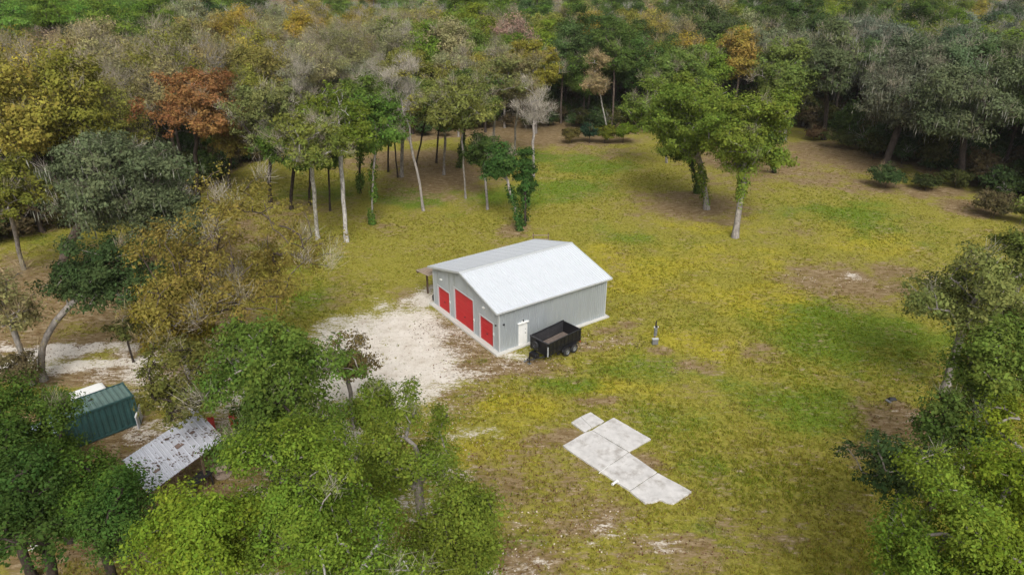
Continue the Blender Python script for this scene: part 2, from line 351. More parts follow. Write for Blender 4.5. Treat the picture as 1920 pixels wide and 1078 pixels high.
def sheet(place, prof, lo, hi, extra=()):
    """place(s,out,t) -> xyz ; lo(s), hi(s) limits"""
    V = []; F_ = []
    ss = sorted(set(extra)); prof = list(prof)
    for e in ss:
        if prof[0][0] < e < prof[-1][0] and all(abs(e-p[0]) > 1e-3 for p in prof):
            for i in range(len(prof)-1):
                if prof[i][0] < e < prof[i+1][0]:
                    t = (e-prof[i][0])/(prof[i+1][0]-prof[i][0]); prof.insert(i+1, (e, prof[i][1]+t*(prof[i+1][1]-prof[i][1]))); break
    for s, o_ in prof: V += [place(s, o_, lo(s)), place(s, o_, hi(s))]
    for i in range(len(prof)-1): F_.append((2*i, 2*i+2, 2*i+3, 2*i+1))
    n_ = len(V); V += [tuple(v) for v in V]    # thin back skin
    V2 = []
    for s, o_ in prof: V2 += [place(s, o_-0.012, lo(s)), place(s, o_-0.012, hi(s))]
    V = V[:n_] + V2
    for i in range(len(prof)-1): F_.append((n_+2*i, n_+2*i+1, n_+2*i+3, n_+2*i+2))
    m_ = len(prof)
    for i in range(m_-1):
        F_ += [(2*i, n_+2*i, n_+2*i+2, 2*i+2), (2*i+1, 2*i+3, n_+2*i+3, n_+2*i+1)]
    F_ += [(0, 1, n_+1, n_), (2*m_-2, n_+2*m_-2, n_+2*m_-1, 2*m_-1)]
    return V, F_
gab = lambda s: HW + RR - abs(s-W/2)*slope
# front and rear walls: sheets cut round the door openings
DOORS = [(0.82, 2.82, 2.25), (3.80, 6.88, 3.08), (7.78, 9.80, 2.16)]
def wall_part(place, s0, s1, lo, hi, extra=()):
    V, F_ = sheet(place, rib_profile(s0, s1), lo, hi, extra); MB().add(V, F_).build('wall_panel', M['wall'], barn)
fplace = lambda s, o_, z: (-o_, s, z)
rplace = lambda s, o_, z: (L+o_, s, z)
edges = sorted([0, W] + [d for D in DOORS for d in D[:2]])
for i in range(len(edges)-1):
    s0, s1 = edges[i], edges[i+1]; dd = [D for D in DOORS if abs(D[0]-s0) < 1e-6]
    lo = (lambda s, h=dd[0][2]: h) if dd else (lambda s: SLAB)
    nseg = max(1, round((s1-s0)/0.95))
    for k in range(nseg):
        a, b = s0+(s1-s0)*k/nseg+0.004, s0+(s1-s0)*(k+1)/nseg-0.004
        wall_part(fplace, a, b, lo, gab, (W/2,))
for k in range(12):
    a, b = W*k/12+0.004, W*(k+1)/12-0.004
    wall_part(rplace, a, b, lambda s: SLAB, gab, (W/2,))
# the long walls; the walk door opening on the right one
WD = (1.88, 2.66, 2.06)
segs = [(0, .94), (.94, 1.88), (1.88, 2.66), (2.66, 3.60)] + [(3.60+(L-3.60)*k/8, 3.60+(L-3.60)*(k+1)/8) for k in range(8)]
for s0, s1 in segs:
    lo = (lambda s: WD[2]) if abs(s0-1.88) < 1e-6 else (lambda s: SLAB)
    wall_part(lambda s, o_, z: (s, -o_, z), s0+.004, s1-.004, lo, lambda s: HW)
for k in range(12):
    wall_part(lambda s, o_, z: (s, W+o_, z), L*k/12+.004, L*(k+1)/12-.004, lambda s: SLAB, lambda s: HW)
# solid core so that nothing is seen through
c_ = 0.22
pent = [(c_, SLAB), (W-c_, SLAB), (W-c_, HW-.02), (W/2, HW+RR-.12), (c_, HW-.02)]
MB().add([(c_, y, z) for y, z in pent]+[(L-c_, y, z) for y, z in pent],
         [(0,1,2,3,4),(9,8,7,6,5)]+[(i,5+i,5+(i+1)%5,(i+1)%5) for i in range(5)]).build('inner_wall', M['soffit'], barn)
# corner, base and rake trims
for x, y in ((-.035,-.035),(-.035,W-.07),(L-.07,-.035),(L-.07,W-.07)):
    MB().box((x, y, SLAB), (x+.11, y+.11, HW-.02)).build('corner_trim', M['trim'], barn)
for x in (-OG-.02, L+OG-.03):
    for s_ in (0, 1):
        ya, yb = (-OV, W/2) if s_ == 0 else (W+OV, W/2); za = HW+.10-OV*slope; zb = HW+.10+RR
        mb = MB(); V = []
        for xx in (x, x+.05):
            V += [(xx, ya, za-.12), (xx, yb, zb-.12), (xx, yb, zb+.045), (xx, ya, za+.045)]
        mb.add(V, [(0,1,2,3),(7,6,5,4),(0,4,5,1),(1,5,6,2),(2,6,7,3),(3,7,4,0)]).build('rake_trim', M['trim'], barn)
# purlins showing under the gable overhang
for s_ in (0, 1):
    for k in range(7):
        y = -OV+.1 + k*(W/2+OV-.2)/6; y2 = y if s_ == 0 else W-y; z = HW+.10+min(y, W-y)*slope-.07
        for xa, xb in ((-OG+.035, -.04), (L+.04, L+OG-.035)):
            MB().box((xa, y2-.05, z-.06), (xb, y2+.05, z+.04)).build('purlin', M['soffit'], barn)
# roof sheets, eave to ridge; one mesh per slope shared by its twelve sheets
def roof_mesh(side):
    w = (L+2*OG)/12; prof = rib_profile(0, w, 0.2286, 0.046, 0.1143); y0, y1 = -OV, W/2-.01
    z = lambda y: HW+.10+y*slope
    nrm = Vector((0, -slope, 1)).normalized()
    def place(s, o_, t):
        y = t; p = Vector((s, y, z(y))) + nrm*o_
        return (p.x, p.y, p.z) if side == 0 else (p.x, W-p.y, p.z)
    V, F_ = sheet(place, [(s+.003 if i == 0 else s, o_) for i, (s, o_) in enumerate(prof)], lambda s: y0, lambda s: y1)
    me = bpy.data.meshes.new('roof_panel'); me.from_pydata(V, [], F_); me.materials.append(M['roof']); me.update(); return me, w
for side in (0, 1):
    me, w = roof_mesh(side)
    for k in range(12):
        o = link(bpy.data.objects.new('roof_panel', me), barn); o.location = (-OG + k*w, 0, random.Random(k).uniform(-.003, .003))
MB().add([(-OG-.03, W/2-.2, HW+.10+RR-.2*slope+.045), (-OG-.03, W/2, HW+.10+RR+.06), (-OG-.03, W/2+.2, HW+.10+RR-.2*slope+.045),
          (L+OG+.03, W/2-.2, HW+.10+RR-.2*slope+.045), (L+OG+.03, W/2, HW+.10+RR+.06), (L+OG+.03, W/2+.2, HW+.10+RR-.2*slope+.045)],
         [(0,3,4,1),(1,4,5,2),(0,1,2),(3,5,4),(0,2,5,3)]).build('ridge_cap', M['trim'], barn)
for y0 in (-OV-.03, W+OV-.01):
    MB().box((-OG, y0, HW+.10-OV*slope-.10), (L+OG, y0+.04, HW+.10-OV*slope+.025)).build('eave_trim', M['trim'], barn)
# foundation slab with its apron
MB().box((-.42, -.30, -.2), (L+.32, W+.30, SLAB)).build('foundation_slab', M['slab'], barn, bevel=.015)
# roll-up doors
for (a, b, h) in DOORS:
    z0 = SLAB+.03; n_ = int((h-z0)/.075); mb = MB(); V = []; F_ = []
    for i in range(n_+1):
        z = z0 + (h-z0)*i/n_
        V += [(.10, a, z), (.10, b, z)]
        if i < n_: zm = z + (h-z0)/n_*.55; V += [(.072, a, z+.012), (.072, b, z+.012), (.072, a, zm), (.072, b, zm)]
    rows = len(V)//2
    for r_ in range(rows-1): F_.append((2*r_, 2*r_+2, 2*r_+3, 2*r_+1))
    d = mb.add(V, F_).build('roll_up_door', M['red'], barn)
    for q_ in range(1, int((h-z0)/.52)+1): MB().box((.066, a+.01, z0+q_*.52), (.09, b-.01, z0+q_*.52+.022)).build('slat_seam', M['redm'], d)
    MB().box((.06, a+.02, z0-.015), (.12, b-.02, z0+.07)).build('bottom_bar', M['redm'], d)
    MB().box((.02, (a+b)/2-.09, z0+.75), (.075, (a+b)/2+.09, z0+.80)).build('latch', M['dark'], d)
    for y in (a-.085, b+.005): MB().box((-.048, y, SLAB), (.16, y+.08, h)).build('door_jamb', M['trim'], barn)
    MB().box((-.052, a-.10, h), (.16, b+.10, h+.09)).build('door_header', M['trim'], barn)
    MB().box((-.10, a-.19, SLAB+1.18), (-.035, a-.10, SLAB+1.42)).build('chain_hoist_box', M['white'], barn)
    MB().box((-.16, a-.17, SLAB+1.20), (-.10, a-.12, SLAB+1.25)).build('hoist_hook', M['dark'], barn)
for y, z in ((9.0, 3.02), (2.05, 3.16)):
    l_ = MB().box((-.10, y-.12, z), (-.035, y+.12, z+.09)).build('wall_light', M['white'], barn)
    for q in (-.09, .09): MB().lathe([(.0,0),(.045,.02),(.06,.10),(.0,.10)], (-.15, y+q, z-.03), 'z', 8).build('lamp_head', M['white'], l_)
MB().box((-.11, .30, 2.28), (-.035, .42, 2.40)).build('dark_camera_box', M['dark'], barn)
MB().box((.34, -.12, 2.40), (.48, -.035, 2.52)).build('side_camera_box', M['dark'], barn)
# walk door
wd = MB().box((WD[0]+.05, .0, SLAB), (WD[1]-.05, .05, WD[2]-.04)).build('walk_door', M['white'], barn)
for zc, hh in ((.62, .62), (1.45, .7)):
    for xc in (WD[0]+.23, WD[1]-.23): MB().box((xc-.10, -.012, zc-hh/2+.1), (xc+.10, .004, zc+hh/2)).build('door_panel', M['white'], wd, bevel=.008)
MB().lathe([(.0,0),(.035,.0),(.035,-.06),(.0,-.065)], (WD[1]-.13, -.0, 1.08), 'y', 10).build('door_knob', M['dark'], wd)
MB().lathe([(.0,0),(.03,.0),(.03,-.03),(.0,-.035)], (WD[1]-.13, -.0, 1.42), 'y', 10).build('deadbolt', M['dark'], wd)
for x in (WD[0]-.04, WD[1]-.045): MB().box((x, -.05, SLAB), (x+.085, .06, WD[2])).build('door_frame', M['white'], barn)
MB().box((WD[0]-.12, -.20, WD[2]+.0), (WD[1]+.12, .0, WD[2]+.07)).build('door_canopy', M['white'], barn)
MB().lathe([(.0,0),(.07,.0),(.05,.13),(.0,.15)], ((WD[0]+WD[1])/2, -.10, WD[2]+.17), 'z', 10).build('door_lamp', M['dark'], barn)
MB().box(((WD[0]+WD[1])/2-.12, -.07, WD[2]+.07), ((WD[0]+WD[1])/2+.12, -.035, WD[2]+.2)).build('lamp_plate', M['white'], barn)
# open lean-to along the far long side
ly1 = 13.0; za, zb = 2.82, 2.52
nrm = Vector((0, (za-zb)/(ly1-W), 1)).normalized()
for k in range(10):
    w = (L+.3)/10
    V, F_ = sheet(lambda s, o_, t: (s, t, zb+(za-zb)*(ly1-t)/(ly1-W)+.05+o_), rib_profile(-.5+k*w+.003, -.5+(k+1)*w-.003), lambda s: W+.06, lambda s: ly1+.2)
    MB().add(V, F_).build('lean_to_sheet', M['wood2'], barn)
for x in (.55, 4.0, 7.4, L-.4):
    MB().box((x-.07, ly1-.09, -.1), (x+.07, ly1+.05, zb-.18)).build('lean_to_post', M['wood'], barn)
    V = [(x-.05, W+.05, za-.16), (x+.05, W+.05, za-.16), (x+.05, ly1+.1, zb-.165), (x-.05, ly1+.1, zb-.165)]
    MB().add(V+[(a, b, c+.16) for a, b, c in V], [(3,2,1,0),(4,5,6,7),(0,1,5,4),(1,2,6,5),(2,3,7,6),(3,0,4,7)]).build('rafter', M['wood'], barn)
MB().box((-.45, ly1-.10, zb-.18), (L-.2, ly1+.06, zb+.0)).build('lean_to_beam', M['wood'], barn)

def barn_xy(x, y): p = O + W_*x + U*y; return float(p[0]), float(p[1])
def bottle(name, x, y, h, r, mat, label, cat):
    t = empty(name, (x, y, 0), 0, label, cat)
    MB().lathe([(0,0),(r,0),(r,h*.75),(r*.6,h*.9),(r*.25,h*.93),(0,h*.93)], (0,0,0), 'z', 14).build('tank', mat, t, smooth=True)
    MB().lathe([(r*.5,h*.9),(r*.55,h),(r*.45,h),(r*.4,h*.9)], (0,0,0), 'z', 12).build('collar', M['dark'], t)
x, y = barn_xy(.35, W+.75)
bottle('gas_bottle', x, y, .55, .16, M['dark'], 'small dark gas bottle on the ground beside the left front corner of the barn', 'gas bottle')

# rail between two posts behind the barn
p0, p1 = at(1000, 437, 1.3), at(1028, 437, 1.3)
hr = empty('rail_fence', (float(p0[0]), float(p0[1]), 0), 0, 'short brown rail between two posts standing just behind the barn ridge', 'rail fence')
d = p1 - p0
MB().box((-.05,-.05,-.1),(.05,.05,1.3)).build('post', M['wood'], hr)
MB().box((d[0]-.05,d[1]-.05,-.1),(d[0]+.05,d[1]+.05,1.3)).build('post', M['wood'], hr)
for z in (1.02, .55): MB().box((-.12, -.075, z), (d[0]+.12, -.052, z+.10)).build('rail', M['wood2'], hr)

# ------------------------------------------------------------------ the dump trailer
FRc, RRc, FLc = at(1028, 646, 1.72), at(1088, 617, 1.72), at(992, 631, 1.72)
tl_dir = (RRc-FRc)/np.linalg.norm(RRc-FRc); t_ang = math.atan2(tl_dir[1], tl_dir[0])
TL, TW = 3.75, 1.98
tr = empty('dump_trailer', (float(FRc[0]), float(FRc[1]), 0), t_ang, 'black tandem-axle dump trailer with open top parked beside the barn', 'trailer')
zb0, zt = 0.66, 1.72
def panel(a, b, name, par, m=M['black']): return MB().box(a, b).build(name, m, par, bevel=.008)
fl = panel((.04, .04, zb0), (TL-.04, TW-.04, zb0+.05), 'bed', tr, M['black'])
for k in range(7):
    MB().box((.10, .12+k*.25, zb0+.055), (TL-.12, .12+k*.25+.235, zb0+.085)).build('plank', M['floorwood'], fl)
for nm, y, s in (('side_wall', 0, -1), ('side_wall', TW-.05, 1)):
    sw = panel((0, y, zb0), (TL, y+.05, zt-.06), nm, tr, M['black'])
    yi = .052 if s < 0 else TW-.052-.006
    MB().box((.06, yi, zb0+.09), (TL-.06, yi+.006, zt-.08)).build('worn_liner', M['blackin'], sw)
    for k in range(9):
        x = .10 + k*(TL-.28)/8; yo = -.045 if s < 0 else TW+.0
        MB().box((x, yo, zb0+.02), (x+.07, yo+.044, zt-.07)).build('rib', M['black'], sw)
    yo = -.055 if s < 0 else TW+.0
    MB().box((.0, yo-.002, zb0+.35), (TL, yo+.05, zb0+.40)).build('side_rail', M['black'], sw)
    MB().box((-.03, y-.03, zt-.06), (TL+.03, y+.08, zt+.02)).build('top_rail', M['black'], sw, bevel=.01)
fw = panel((0, .052, zb0), (.05, TW-.052, zt-.06), 'front_wall', tr)
MB().box((-.04, -.0, zt-.055), (.09, TW, zt+.035)).build('tarp_roll', M['blackin'], fw, bevel=.03)
for y in (.10, TW-.20): MB().box((-.045, y, zb0), (-.002, y+.08, zt-.06)).build('front_post', M['black'], fw)
MB().box((-.05, -.052, zb0-.02), (.0, .03, zt-.25)).build('corner_reflector', M['trim'], fw)
rw = panel((TL-.05, .052, zb0), (TL, TW-.052, zt-.12), 'tail_gate', tr)
MB().box((TL-.06, .05, zt-.12), (TL+.03, TW-.05, zt-.04)).build('gate_rail', M['black'], rw)
for k in range(4): MB().box((TL+.002, .2+k*.5, zb0+.03), (TL+.05, .28+k*.5, zt-.13)).build('gate_rib', M['black'], rw)
fr = MB(); 
for y in (.38, TW-.46): fr.box((-.0, y, zb0-.30), (TL, y+.09, zb0-.12))
for x in (.1, 1.0, 2.0, 3.0, TL-.2): fr.box((x, .30, zb0-.12), (x+.08, TW-.30, zb0-.002))
tag(fr.build('chassis', M['black'], tr))
tg = MB(); tip = (-1.35, TW/2, .42)
for y in (.42, TW-.42): tg.tube((.1, y, .42), tip, .055, .05, 6)
tg.build('tongue', M['black'], tr)
MB().box((-1.62, TW/2-.05, .38), (-1.30, TW/2+.05, .50)).build('coupler', M['grey'], tr, bevel=.02)
jk = MB().tube((-1.0, TW/2+.02, .05), (-1.0, TW/2+.02, .95), .045, k=8).build('jack', M['black'], tr)
MB().tube((-1.0, TW/2+.02, .92), (-.82, TW/2+.16, .92), .018, k=6).build('crank_handle', M['grey'], jk)
MB().box((-1.12, TW/2-.1, -.01), (-.88, TW/2+.14, .05)).build('jack_foot', M['grey'], jk)
MB().box((-.72, TW/2-.38, .44), (-.30, TW/2+.38, .78)).build('battery_box', M['black'], tr, bevel=.03)
def wheel(name, x, y, z, par, side, r=.37, w=.2):
    ty = MB().lathe([(r*.58,-w/2),(r*.86,-w/2),(r*.97,-w*.38),(r,-w*.2),(r,w*.2),(r*.97,w*.38),(r*.86,w/2),(r*.58,w/2),(r*.58,-w/2)], (x,y,z), 'y', 24).build(name, M['tyre'], par, smooth=True)
    s = side*w/2
    MB().lathe([(r*.58,s*.95),(r*.54,s*.9),(r*.45,s*.35),(r*.25,s*.3),(r*.18,s*.75),(0,s*.8)], (x,y,z), 'y', 20).build('rim', M['rim'], ty, smooth=True)
    return ty
for x in (1.98, 2.80):
    for y, s in ((-.15, -1), (TW+.15, 1)): wheel('wheel', x, y, .37, tr, s)
    MB().tube((x, -.1, .37), (x, TW+.1, .37), .04, k=6).build('axle', M['black'], tr)
for y0, y1 in ((-.28, -.055), (TW+.055, TW+.28)):
    mb = MB(); pr = [(1.42,.55),(1.58,.74),(1.70,.80),(3.08,.80),(3.20,.74),(3.36,.55)]
    V = []; F_ = []
    for x, z in pr: V += [(x, y0, z), (x, y1, z), (x, y0, z+.02), (x, y1, z+.02)]
    for i in range(len(pr)-1):
        a = 4*i; F_ += [(a,a+4,a+5,a+1),(a+2,a+3,a+7,a+6),(a,a+2,a+6,a+4),(a+1,a+5,a+7,a+3)]
    mb.add(V, F_).build('fender', M['black'], tr)
# spare wheel on the front wall (turned so that its face looks forward)
sp = empty('spare_holder', (0,0,0)); COL.objects.unlink(sp); bpy.data.objects.remove(sp)
r, w = .33, .18
st = MB().lathe([(r*.58,-w/2),(r*.86,-w/2),(r*.98,-w*.3),(r*.98,w*.3),(r*.86,w/2),(r*.58,w/2),(r*.58,-w/2)], (-.15, TW-.72, 1.22), 'x', 22).build('spare_wheel', M['tyre'], tr, smooth=True)
MB().lathe([(r*.58,-w/2),(r*.5,-w*.2),(r*.25,-w*.15),(r*.18,-w*.4),(0,-w*.42)], (-.15, TW-.72, 1.22), 'x', 18).build('rim', M['blackin'], st, smooth=True)
MB().box((1.0, -.10, .42), (1.30, .02, .56)).build('tool_box', M['black'], tr)
for y in (.03, TW-.15): MB().box((TL+.0, y, zb0-.18), (TL+.05, y+.12, zb0-.06)).build('tail_light', M['redm'], tr)

# ------------------------------------------------------------------ utility pedestal
p = at(1227, 644)
up = empty('utility_pedestal', (float(p[0]), float(p[1]), 0), .12, 'grey electric meter post with boxes standing alone in the grass', 'meter post')
MB().box((-.045,.02,-.1),(.045,.11,2.0)).build('post', M['wood'], up)
MB().box((-.13,-.02,.72),(.13,.018,1.5)).build('backboard', M['grey'], up)
MB().box((-.10,-.13,.95),(.10,-.022,1.42)).build('breaker_box', M['grey'], up, bevel=.01)
MB().lathe([(0,-.22),(.07,-.2),(.085,-.14),(.085,0)], (0,-.0,1.62), 'y', 14).build('meter_dial', M['dark'], up)
MB().tube((0,-.0,1.5),(0,.0,2.12),.03,k=8).build('conduit', M['dark'], up)
for x in (-.15, .15): MB().lathe([(0,0),(.05,.0),(.05,.1),(0,.12)], (x,-.04,1.50), 'z', 8).build('insulator', M['white'], up)
cb = MB().box((-.24,-.22,.0),(.24,.018,.48)).build('cabinet', M['grey'], up, bevel=.01)
MB().box((-.26,-.25,.48),(.26,.018,.53)).build('cabinet_lid', M['trim'], cb)
MB().box((-.22,-.235,.05),(.22,-.222,.42)).build('cabinet_door', M['grey'], cb)

# ------------------------------------------------------------------ old concrete pads
def zp(q): return at(1020 + q[0]/4.9, 740 + q[1]/4.9, .07)
PADS = [[(250,250),(335,200),(440,300),(375,340)],[(337,198),(430,157),(555,240),(443,298)],
        [(442,322),(562,250),(640,207),(985,405),(780,522)],
        [(170,465),(375,346),(437,325),(776,526),(655,610),(515,700)],
        [(519,705),(659,614),(782,528),(1040,710),(910,795),(787,876)],
        [(790,882),(914,799),(1045,714),(1360,885),(1270,945),(1190,998),(1120,985),(1085,965),(1060,958),(1035,975),(985,985),(930,990),(860,940)]]
pc = np.mean([zp(q) for q in PADS[3]], axis=0)
pad = empty('concrete_pad', (float(pc[0]), float(pc[1]), 0), 0, 'cracked old concrete slabs lying in the grass as an abandoned house pad', 'concrete slab')
for q in PADS:
    pts = [tuple(zp(c)-pc) for c in q]; cx, cy = np.mean(pts, axis=0)
    pts = [(cx+(a-cx)*.994, cy+(b-cy)*.994) for a, b in pts]
    rq = random.Random(int(q[0][0])); pp = []
    for i_ in range(len(pts)):
        a_, b_ = np.array(pts[i_]), np.array(pts[(i_+1) % len(pts)]); m_ = max(1, int(np.linalg.norm(b_-a_)/.35))
        pp.append(tuple(a_)); nn_ = np.array([b_[1]-a_[1], a_[0]-b_[0]])/max(1e-6, np.linalg.norm(b_-a_))
        for k_ in range(1, m_): pp.append(tuple(a_+(b_-a_)*k_/m_ + nn_*rq.uniform(-.025, .02)))
    pts = pp
    MB().prism(pts, -.12, .07 + random.Random(len(q)).uniform(-.01, .012)).build('slab', M['concrete'], pad, bevel=.01)
def pipe(px0, py0, px1, py1, r, mat, name, label, cat, z=.1):
    a, b = at(px0, py0, z), at(px1, py1, z); c = (a+b)/2
    t = empty(name, (float(c[0]), float(c[1]), z), 0, label, cat); a, b = a-c, b-c
    d_ = (b-a)/np.linalg.norm(b-a)
    MB().tube((*a, 0), (*b, 0), r, k=10).build('tube', mat, t)
    for e, s in ((a, -1), (b, 1)): MB().tube((*(e+d_*s*-.06), 0), (*(e+d_*s*.05), 0), r*1.25, k=10).build('end_collar', mat, t)
pipe(1149, 907, 1157, 901, .07, M['white'], 'white_pipe', 'short white pipe lying on the lower left edge of the concrete slabs', 'pipe', .12)
pipe(1124, 886, 1142, 872, .02, M['white'], 'thin_pipe', 'thin pale rod lying along a joint of the concrete slabs', 'rod', .13)
p = at(1672, 749)
dp = empty('dark_plastic_lump', (float(p[0]), float(p[1]), 0), .3, 'small dark scrap lying in the grass on the right of the clearing', 'scrap')
MB().add([(-.35,-.15,0),(.3,-.2,0),(.38,.12,0),(-.2,.2,0),(-.2,-.05,.16),(.2,-.08,.2),(.22,.06,.14),(-.12,.1,.18)], [(3,2,1,0),(4,5,6,7),(0,1,5,4),(1,2,6,5),(2,3,7,6),(3,0,4,7)]).build('crumpled_sheet', M['dark'], dp)
MB().box((-.5,-.3,.0),(-.3,.1,.05)).build('flat_piece', M['grey'], dp)

# ------------------------------------------------------------------ green shipping container and neighbours
def container(FR, ang, length, width, h, label, roofm, sidem, name='shipping_container'):
    t = empty(name, (float(FR[0]), float(FR[1]), 0), ang, label, 'container')
    def corr(place, n_, name, lo, hi, m):
        V = []; F_ = []
        prof = []
        for k in range(n_):
            a = k/n_; prof += [(a, 0), (a+.30/n_, 0), (a+.45/n_, 1), (a+.85/n_, 1)]
        prof.append((1, 0))
        for s, o_ in prof: V += [place(s, o_, lo), place(s, o_, hi)]
        for i in range(len(prof)-1): F_.append((2*i, 2*i+2, 2*i+3, 2*i+1))
        return MB().add(V, F_).build(name, m, t)
    nL = round(length/.36)
    # x runs from the right end (0) to the left (-length); y from the near side (0) back to width
    corr(lambda s, o_, z: (-length*s, o_*.045, z), nL, 'side_wall', .16, h-.12, sidem)
    corr(lambda s, o_, z: (-length*s, width-o_*.045, z), nL, 'side_wall', .16, h-.12, sidem)
    corr(lambda s, o_, z: (-o_*.045, width*s, z), 6, 'end_wall', .16, h-.12, sidem)
    corr(lambda s, o_, z: (-length*s, z, h-.02-o_*.04), nL, 'roof', .06, width-.06, roofm)
    fr_ = MB()
    for y in (0, width): fr_.box((.03, y-.05, h-.13), (-length-.03, y+.05, h)); fr_.box((.03, y-.05, .02), (-length-.03, y+.05, .17))
    for x in (.0, -length):
        fr_.box((x-.05, .05, h-.12), (x+.05, width-.05, h-.004)); fr_.box((x-.05, .05, .03), (x+.05, width-.05, .165))
        for y in (0, width): fr_.box((x-.07, y-.07, .0), (x+.07, y+.07, h+.01))
    fr_.build('frame', sidem, t)
    for k in (0, 1):
        dr = MB().box((-length-.03, .08+k*width/2, .18), (-length-.07, width/2-.01+k*(width/2-.06), h-.14)).build('door', sidem, t)
        MB().tube((-length-.09, .5+k*width/2, .2), (-length-.09, .5+k*width/2, h-.16), .02, k=6).build('lock_rod', M['grey'], dr)
    return t
cA, cB = at(248, 741, 2.25), at(160, 773, 2.25)
ang = math.atan2(*(cA-cB)[::-1])
ct = container(cA, ang, 4.9, 2.1, 2.25, 'dark green corrugated shipping container with faded ribbed roof, left of the trees', M['tealr'], M['teal'])
for (x, y) in ((-3.3, .9), (-2.3, 1.2)):
    MB().box((x, y, 2.242), (x+.22, y+.12, 2.28)).build('roof_vent', M['dark'], ct)
for (px, py, s, lab) in ((86, 800, 6.0, 'second dark green container mostly hidden under the dark tree at lower left'),):
    cc = at(112, 815, 2.6)
    container(cc, ang, 5.5, 2.3, 2.6, lab, M['bluetin'], M['teal'])
# white van roof behind the container
def van(px, py, ang_, label):
    c = at(px, py, 1.95); t = empty('parked_van', (float(c[0]), float(c[1]), 0), ang_, label, 'van')
    Lh, Wh = 1.75, .85
    def loft(rings, name, mat, par=t):
        n_ = len(rings[0]); V = [p for r_ in rings for p in r_]; F_ = []
        for j in range(len(rings)-1):
            for i in range(n_): F_.append((j*n_+i, j*n_+(i+1)%n_, (j+1)*n_+(i+1)%n_, (j+1)*n_+i))
        F_ += [tuple(range(n_-1,-1,-1)), tuple((len(rings)-1)*n_+i for i in range(n_))]
        return MB().add(V, F_).build(name, mat, par, bevel=.02)
    def ring(x0, x1, w, z): return [(x0,-w+.15,z),(x0+.15,-w,z),(x1-.15,-w,z),(x1,-w+.15,z),(x1,w-.15,z),(x1-.15,w,z),(x0+.15,w,z),(x0,w-.15,z)]
    body = loft([ring(-Lh,Lh,Wh,.35), ring(-Lh-.04,Lh+.05,Wh+.02,.75), ring(-Lh,Lh-.02,Wh,1.10), ring(-Lh+.05,Lh-.75,Wh-.05,1.2)], 'body', M['white'])
    loft([ring(-Lh+.04,Lh-.75,Wh-.06,1.19), ring(-Lh+.18,Lh-1.25,Wh-.20,1.78)], 'window_band', M['glass'], body)
    loft([ring(-Lh+.10,Lh-1.2,Wh-.16,1.77), ring(-Lh+.14,Lh-1.25,Wh-.18,1.90), ring(-Lh+.3,Lh-1.4,Wh-.32,1.95)], 'roof', M['white'])
    for x in (-Lh+.8, Lh-.8):
        for y, s in ((-Wh+.06, -1), (Wh-.06, 1)): wheel('wheel', x, y, .34, t, s, .34, .2)
    for y in (-.65, .65): MB().box((Lh-.02, y-.14, .68), (Lh+.06, y+.14, .84)).build('headlight', M['glass'], t)
    for y in (-Wh-.02, Wh+.02): MB().box((Lh-1.15, y-.1, 1.15), (Lh-1.0, y+.1, 1.32)).build('mirror', M['dark'], t)
van(180, 727, ang, 'small parked white van whose roof shows behind the green container')
# glimpses of vehicles in the wood
van_far = at(832, 222, 1.9)
# fallen white board beside the container
wb = empty('leaning_board', (float(at(264,792)[0]), float(at(264,792)[1]), 0), ang+1.1, 'scuffed white sheet standing against the right end of the green container', 'board')
MB().box((-.75,-.02,0),(.75,.03,.95)).build('sheet', M['tin'], wb)
MB().box((-.78,-.05,.93),(.78,.05,.99)).build('top_edge', M['white'], wb)

# open shed with rusty white tin roof
cs = [at(230, 865, 2.5), at(383, 790, 2.5), at(421, 822, 2.35), at(277, 927, 2.35)]     # back-left, back-right, front-right, front-left
c0 = cs[3]; ex = (cs[2]-cs[3]); sl_ = np.linalg.norm(ex); sa = math.atan2(ex[1], ex[0]); wv = cs[0]-cs[3]
n_ = np.array([-math.sin(sa), math.cos(sa)]); sw_ = float(wv@n_)
sh = empty('open_shed', (float(c0[0]), float(c0[1]), 0), sa, 'low open shed with leaf-strewn white and rusty tin roof', 'shed')
rs = random.Random(3); ns = 13; k_sh = float((wv@(ex/sl_))/sw_)
for i in range(ns):
    for j in range(2):
        a, b = i*sl_/ns+.004, (i+1)*sl_/ns-.004; y0, y1 = j*sw_/2+(.0 if j == 0 else -.08), (j+1)*sw_/2 + (.0 if j else .0)
        if i == ns-1 and j == 1: y1 += .7
        zf = lambda y: 2.35 + y/sw_*.22 + (.012 if j else 0)
        prof = rib_profile(a, b, .2, .028, .1)
        V, F_ = sheet(lambda s, o_, t: (s + k_sh*t, t, zf(t)+o_), prof, lambda s: y0, lambda s: y1)
        MB().add(V, F_).build('tin_sheet', M['tin'], sh).location.z = rs.uniform(0, .012)
for (u_, v_, w_, h_) in ((.52,.45,.5,.4),(.18,.28,.36,.22),(.75,.55,.3,.25)):
    x, y = u_*sl_ + k_sh*v_*sw_, v_*sw_; z = 2.35+v_*.22+.048
    MB().box((x, y, z), (x+w_, y+h_, z+.006)).build('rusty_patch', M['rust'], sh)
gq = np.random.default_rng(4); nq = 420; uu, vv = gq.random(nq)*sl_, gq.random(nq)*sw_; kk = np.sin(uu*2.1+vv*3)+gq.random(nq)*1.6 > .75; uu, vv = uu[kk], vv[kk]; nq = len(uu)
def quads(C, N, T, ln, wd):
    B = np.cross(N, T); B /= np.maximum(np.linalg.norm(B, axis=1, keepdims=True), 1e-6); T = np.cross(B, N)
    T /= np.maximum(np.linalg.norm(T, axis=1, keepdims=True), 1e-6)
    V = np.stack([C - T*ln[:, None]*.5, C + B*wd[:, None]*.5, C + T*ln[:, None]*.5, C - B*wd[:, None]*.5], 1).reshape(-1, 3)
    return V, np.arange(len(C)*4).reshape(-1, 4)
